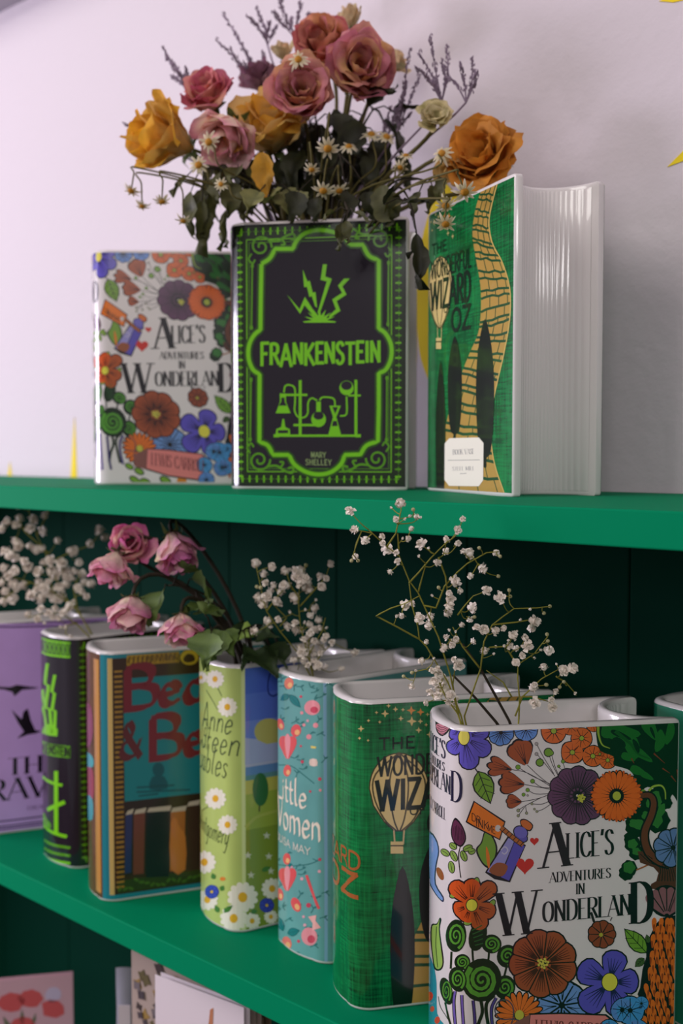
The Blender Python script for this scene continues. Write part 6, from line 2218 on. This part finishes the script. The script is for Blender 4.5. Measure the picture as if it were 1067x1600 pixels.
sprig('main dense sprig of white blossoms in the Little Women vase', LW.mouth(.25, .5),
      [c8([(800, 800), (760, 640), (720, 480), (710, 350), (720, 200), (755, 125)]), c8([(720, 370), (800, 280), (870, 200), (900, 118)]), c8([(770, 660), (850, 520), (870, 440)]), c8([(720, 330), (660, 240), (640, 170)])],
      c8([(635, 168, 6.5), (665, 155, 4), (700, 165, 7), (725, 160, 7), (712, 195, 7.5), (745, 210, 7.5), (770, 235, 7.5), (720, 235, 7), (745, 262, 7), (775, 275, 6.5), (755, 127, 2.8), (842, 195, 5.5), (875, 205, 4.5), (848, 255, 6), (900, 118, 5), (690, 325, 7.5), (690, 200, 5), (800, 385, 6), (780, 420, 5), (835, 455, 6), (812, 335, 3), (750, 390, 3), (660, 408, 4), (690, 470, 5), (745, 470, 3.4), (770, 480, 5), (790, 500, 5), (840, 505, 5), (875, 500, 3.4), (730, 520, 5), (700, 515, 6), (820, 510, 5), (875, 545, 4.4), (650, 250, 5), (590, 450, 3)]), dL, 312)
sprig('tangled low tuft of white blossoms at the rim of the Little Women vase', LW.mouth(.22, .4),
      [c8([(800, 800), (780, 690), (770, 580), (800, 520)]), c8([(790, 700), (720, 640), (690, 600)]), c8([(800, 720), (860, 640), (920, 590)])],
      c8([(690, 690, 6), (735, 650, 6.5), (740, 685, 6), (825, 725, 6.5), (865, 735, 4.6), (910, 585, 4.4), (1040, 645, 5.5), (960, 745, 5), (770, 560, 5), (800, 580, 5), (760, 600, 5), (790, 630, 5), (830, 590, 5), (850, 620, 4.6), (810, 660, 5), (720, 620, 5), (860, 570, 4.4), (740, 570, 4.4), (780, 530, 5), (840, 650, 4.4), (880, 620, 3.4), (700, 760, 4), (765, 720, 4.4), (800, 700, 4.6)]), dL, 313)

# lower Frankenstein vase, big loose bunch beside the lilac vase
FD2 = F2.depth
def dF(px, py):
    return FD2 - .08
def c6(l):
    return [(a[0] * .3187, 760 + a[1] * .3187) + tuple(a[2:]) for a in l]
rb = random.Random(77)
cl = [(145, 48), (175, 55), (95, 98), (248, 95), (222, 145), (95, 160), (40, 172), (160, 165), (80, 190), (148, 205), (205, 222), (10, 205), (75, 260), (90, 290), (140, 292), (55, 330), (75, 345), (35, 320), (210, 305), (180, 310), (280, 270), (355, 318), (490, 215), (508, 250), (440, 285), (385, 370), (5, 60)]
cm = [(20, 405), (70, 415), (135, 400), (215, 375), (250, 365), (300, 375), (305, 410), (250, 420), (190, 420), (320, 440), (400, 430), (410, 470), (440, 480), (60, 480), (40, 440), (10, 470), (75, 490), (110, 490), (190, 470), (215, 500), (180, 500), (155, 530), (200, 545), (270, 545), (300, 550), (320, 475), (350, 450), (380, 500), (60, 550), (30, 520), (15, 565), (340, 580), (240, 470), (270, 440), (330, 410), (120, 370), (290, 500), (370, 420), (240, 520)]
ck = [(140, 630), (185, 650), (215, 670), (260, 640), (290, 650), (320, 690), (345, 735), (300, 690), (240, 620), (310, 620), (330, 600), (200, 600), (270, 600), (360, 560), (400, 520), (420, 540)]
grpF = None
sprig('upper blurred sprig of white blossoms above the lilac Raven vase', F2.mouth(.25, .5), [c6([(460, 740), (400, 640), (300, 520), (240, 360), (180, 240), (140, 120)]), c6([(240, 330), (120, 220), (90, 150)]), c6([(250, 370), (330, 330), (440, 290), (490, 230)]), c6([(180, 240), (215, 170), (245, 110)])],
      c6([(x, y, rb.uniform(5.2, 7.8)) for x, y in cl]), dF, 321, r_main=.0006)
sprig('broad blurred sprig of white blossoms between the lilac vase and pink roses', F2.mouth(.2, .5), [c6([(455, 740), (380, 600), (260, 520), (150, 470), (50, 440)]), c6([(380, 600), (360, 500), (400, 420)]), c6([(260, 520), (240, 430), (300, 380)]), c6([(150, 470), (60, 520), (10, 560)])],
      c6([(x, y, rb.uniform(5.2, 7.8)) for x, y in cm]), dF, 322, r_main=.0006)
sprig('low sprig of white blossoms hanging over the lower Frankenstein spine', F2.mouth(.12, .45), [c6([(440, 740), (380, 680), (300, 620), (220, 620), (150, 640)]), c6([(380, 670), (330, 680), (320, 720)])],
      c6([(x, y, rb.uniform(3.6, 5.6)) for x, y in ck]), lambda a, b: FD2 - .30, 323, r_main=.0006)

# ------------------------------------------------------------------ cards on the shelf below
M_PINKCARD = mat('pink_card', (214, 170, 184), .7, .3)
M_WHITECARD = mat('white_card', (222, 210, 216), .7, .3)
M_TANCARD = mat('tan_card', (168, 150, 140), .7, .3)
M_BROWNCARD = mat('brown_card', (124, 100, 78), .7, .3)


def card(name, label, p_left, p_right, ys0, ys1, m, back=.004, hgt=None):
    """upright card: top corners at two pixels, at shelf depths ys0 and ys1 (H); it stands on the shelf below"""
    b = at_y(*p_right, ys1)
    a = at_z(*p_left, (b.z - CAM_H) / H)
    z1 = b.z
    z0 = CAM_H + ZB * H
    d = Vector((b.x - a.x, b.y - a.y, 0))
    w = d.length
    d.normalize()
    n = Vector((d.y, -d.x, 0))
    root = thing(name, label, 'card', Vector(((a.x + b.x) / 2, (a.y + b.y) / 2, z0)), math.atan2(d.y, d.x))
    front = link('front_leaf', box_mesh('front_leaf', (-w / 2, -.0006, 0), (w / 2, 0, z1 - z0), .0002), m, root)
    bk = link('back_leaf', box_mesh('back_leaf', (-w / 2, 0, 0), (w / 2, .0006, z1 - z0 - .0004), .0002), m, root)
    bk.location = (0, .0008 + back, 0)
    root['front'] = front.name
    return root, w, z1 - z0


def card_print(root, name, polys, y=-.0008):
    bm = bmesh.new()
    cl_ = bm.loops.layers.float_color.new('Col')
    for pts, col, lay in polys:
        f = bm.faces.new([bm.verts.new((p[0], y - .00003 * lay, p[1])) for p in pts])
        for l in f.loops:
            l[cl_] = (*lin(col), 1)
    bmesh.ops.triangulate(bm, faces=bm.faces[:])
    me = bpy.data.meshes.new(name)
    bm.to_mesh(me)
    bm.free()
    return link(name, me, M_CARDPRINT, bpy.data.objects[root['front']])


pc, w, h = card('greeting_card', 'pink greeting card with red tulips on the shelf below', (-90, 1540), (114, 1521), .30, .52, M_PINKCARD)
k = w / 205.0                                     # metres per pixel of the card
def cpos(x, y):                                   # photo pixels to card metres
    return (w / 2 - (114 - x) * k, h - (y - 1521) * k)
def fan(cx, cy, r, rot):
    pts = []
    for i in range(9):
        a = rot + -PI * .9 + PI * .8 * i / 8
        q = r * (1.0 if i % 2 == 0 else .93)
        pts.append((cx + q * math.cos(a), cy + q * math.sin(a)))
    pts += [(cx + .55 * r * math.cos(rot + .25), cy + .35 * r * math.sin(rot + .4) + .2 * r), (cx, cy + .38 * r), (cx - .55 * r * math.cos(rot - .25), cy + .2 * r)]
    return pts
TUL = (212, 88, 92)
for cx_, cy_, r_, ro_ in ((15, 1566, 24, -.05), (45, 1562, 22, .15), (78, 1582, 22, .55), (32, 1606, 22, 0), (-22, 1580, 22, -.4)):
    card_print(pc, 'printed_tulip', [([cpos(x, y) for x, y in fan(cx_, cy_, r_, ro_)], TUL, 1)])
card_print(pc, 'printed_dot', [([cpos(82 + 13 * math.cos(2 * PI * i / 16), 1553 + 13 * math.sin(2 * PI * i / 16)) for i in range(16)], (206, 190, 220), 1)])
for x0, y0, x1, y1 in ((33, 1605, 32, 1572), (15, 1610, 2, 1580), (48, 1604, 54, 1580), (70, 1620, 80, 1604)):
    dx, dy = x1 - x0, y1 - y0
    card_print(pc, 'printed_leaf', [([cpos(x0, y0), cpos(x0 + dx * .5 - dy * .13, y0 + dy * .5 + dx * .13), cpos(x1, y1), cpos(x0 + dx * .5 + dy * .13, y0 + dy * .5 - dx * .13)], (110, 116, 92), 1)])

wc, w, h = card('greeting_card', 'plain white card with a small copper mark under the shelf edge', (243, 1522), (382, 1574), .16, .10, M_WHITECARD)
k = w / 140.0
mk = [(332, 1572), (337, 1570), (336, 1590), (338, 1612), (326, 1612), (330, 1590)]
card_print(wc, 'printed_mark', [([(-w / 2 + (x - 243) * k, h - (y - (1522 + (x - 243) * .37)) * k) for x, y in mk], (186, 120, 84), 1)])
fc, w, h = card('patterned_card', 'tan card with dark floral pattern behind the plain white card', (206, 1480), (400, 1560), .34, .22, M_TANCARD)
rnd = random.Random(4)
pol = []
for i in range(90):
    x, y, r = rnd.uniform(-w / 2 + .006, w / 2 - .006), h - rnd.uniform(.006, .07), rnd.uniform(.003, .006)
    c = rnd.choice([(60, 48, 46), (94, 84, 50), (150, 120, 60), (110, 100, 104), (70, 60, 66)])
    a0 = rnd.uniform(0, 6)
    pol.append(([(x + r * (1 if q % 2 else .5) * math.cos(a0 + q * PI / 4), y + r * (1 if q % 2 else .5) * math.sin(a0 + q * PI / 4)) for q in range(8)], c, 1 + i * .3))
fp = card_print(fc, 'printed_pattern', pol)
fp['kind'] = 'stuff'
card('kraft_card', 'brown kraft card beside the plain white card', (384, 1560), (412, 1590), .30, .27, M_BROWNCARD)
# clear wrapped packet
M_WRAP = mat('grey_cellophane', (150, 150, 162), .25, .5, .3, bump=.5, bscale=60)
a = at_y(181, 1512, .30)
b = a + RIGHT * pxm(36, 4.6)
z0 = CAM_H + ZB * H
root = thing('wrapped_packet', 'grey cellophane wrapped packet beside the patterned card', 'packet', Vector(((a.x + b.x) / 2, (a.y + b.y) / 2, z0)), math.atan2(b.y - a.y, b.x - a.x))
w, h = (b - a).length, a.z - z0
v, f = [], []
n1, n2 = 9, 14
for sgn in (-1, 1):
    for j in range(n2 + 1):
        for i in range(n1):
            s, t = -1 + 2 * i / (n1 - 1), j / n2
            th_ = .007 * (1 - s * s) ** .6 * min(1, t * 6 + .05, (1 - t) * 6 + .05)
            p = Vector((s * w / 2, sgn * th_, t * h))
            p += noise.noise_vector(p * 70) * .0014
            v.append(p)
for q in range(2):
    o_ = q * n1 * (n2 + 1)
    for j in range(n2):
        for i in range(n1 - 1):
            fc_ = (o_ + j * n1 + i, o_ + j * n1 + i + 1, o_ + (j + 1) * n1 + i + 1, o_ + (j + 1) * n1 + i)
            f.append(fc_ if q == 0 else fc_[::-1])
link('wrapper', mesh('wrapper', v, f, True), M_WRAP, root)
link('paper_label', box_mesh('paper_label', (-w * .3, -.0085, h * .78), (w * .25, -.0078, h * .88)), M_WHITECARD, root)
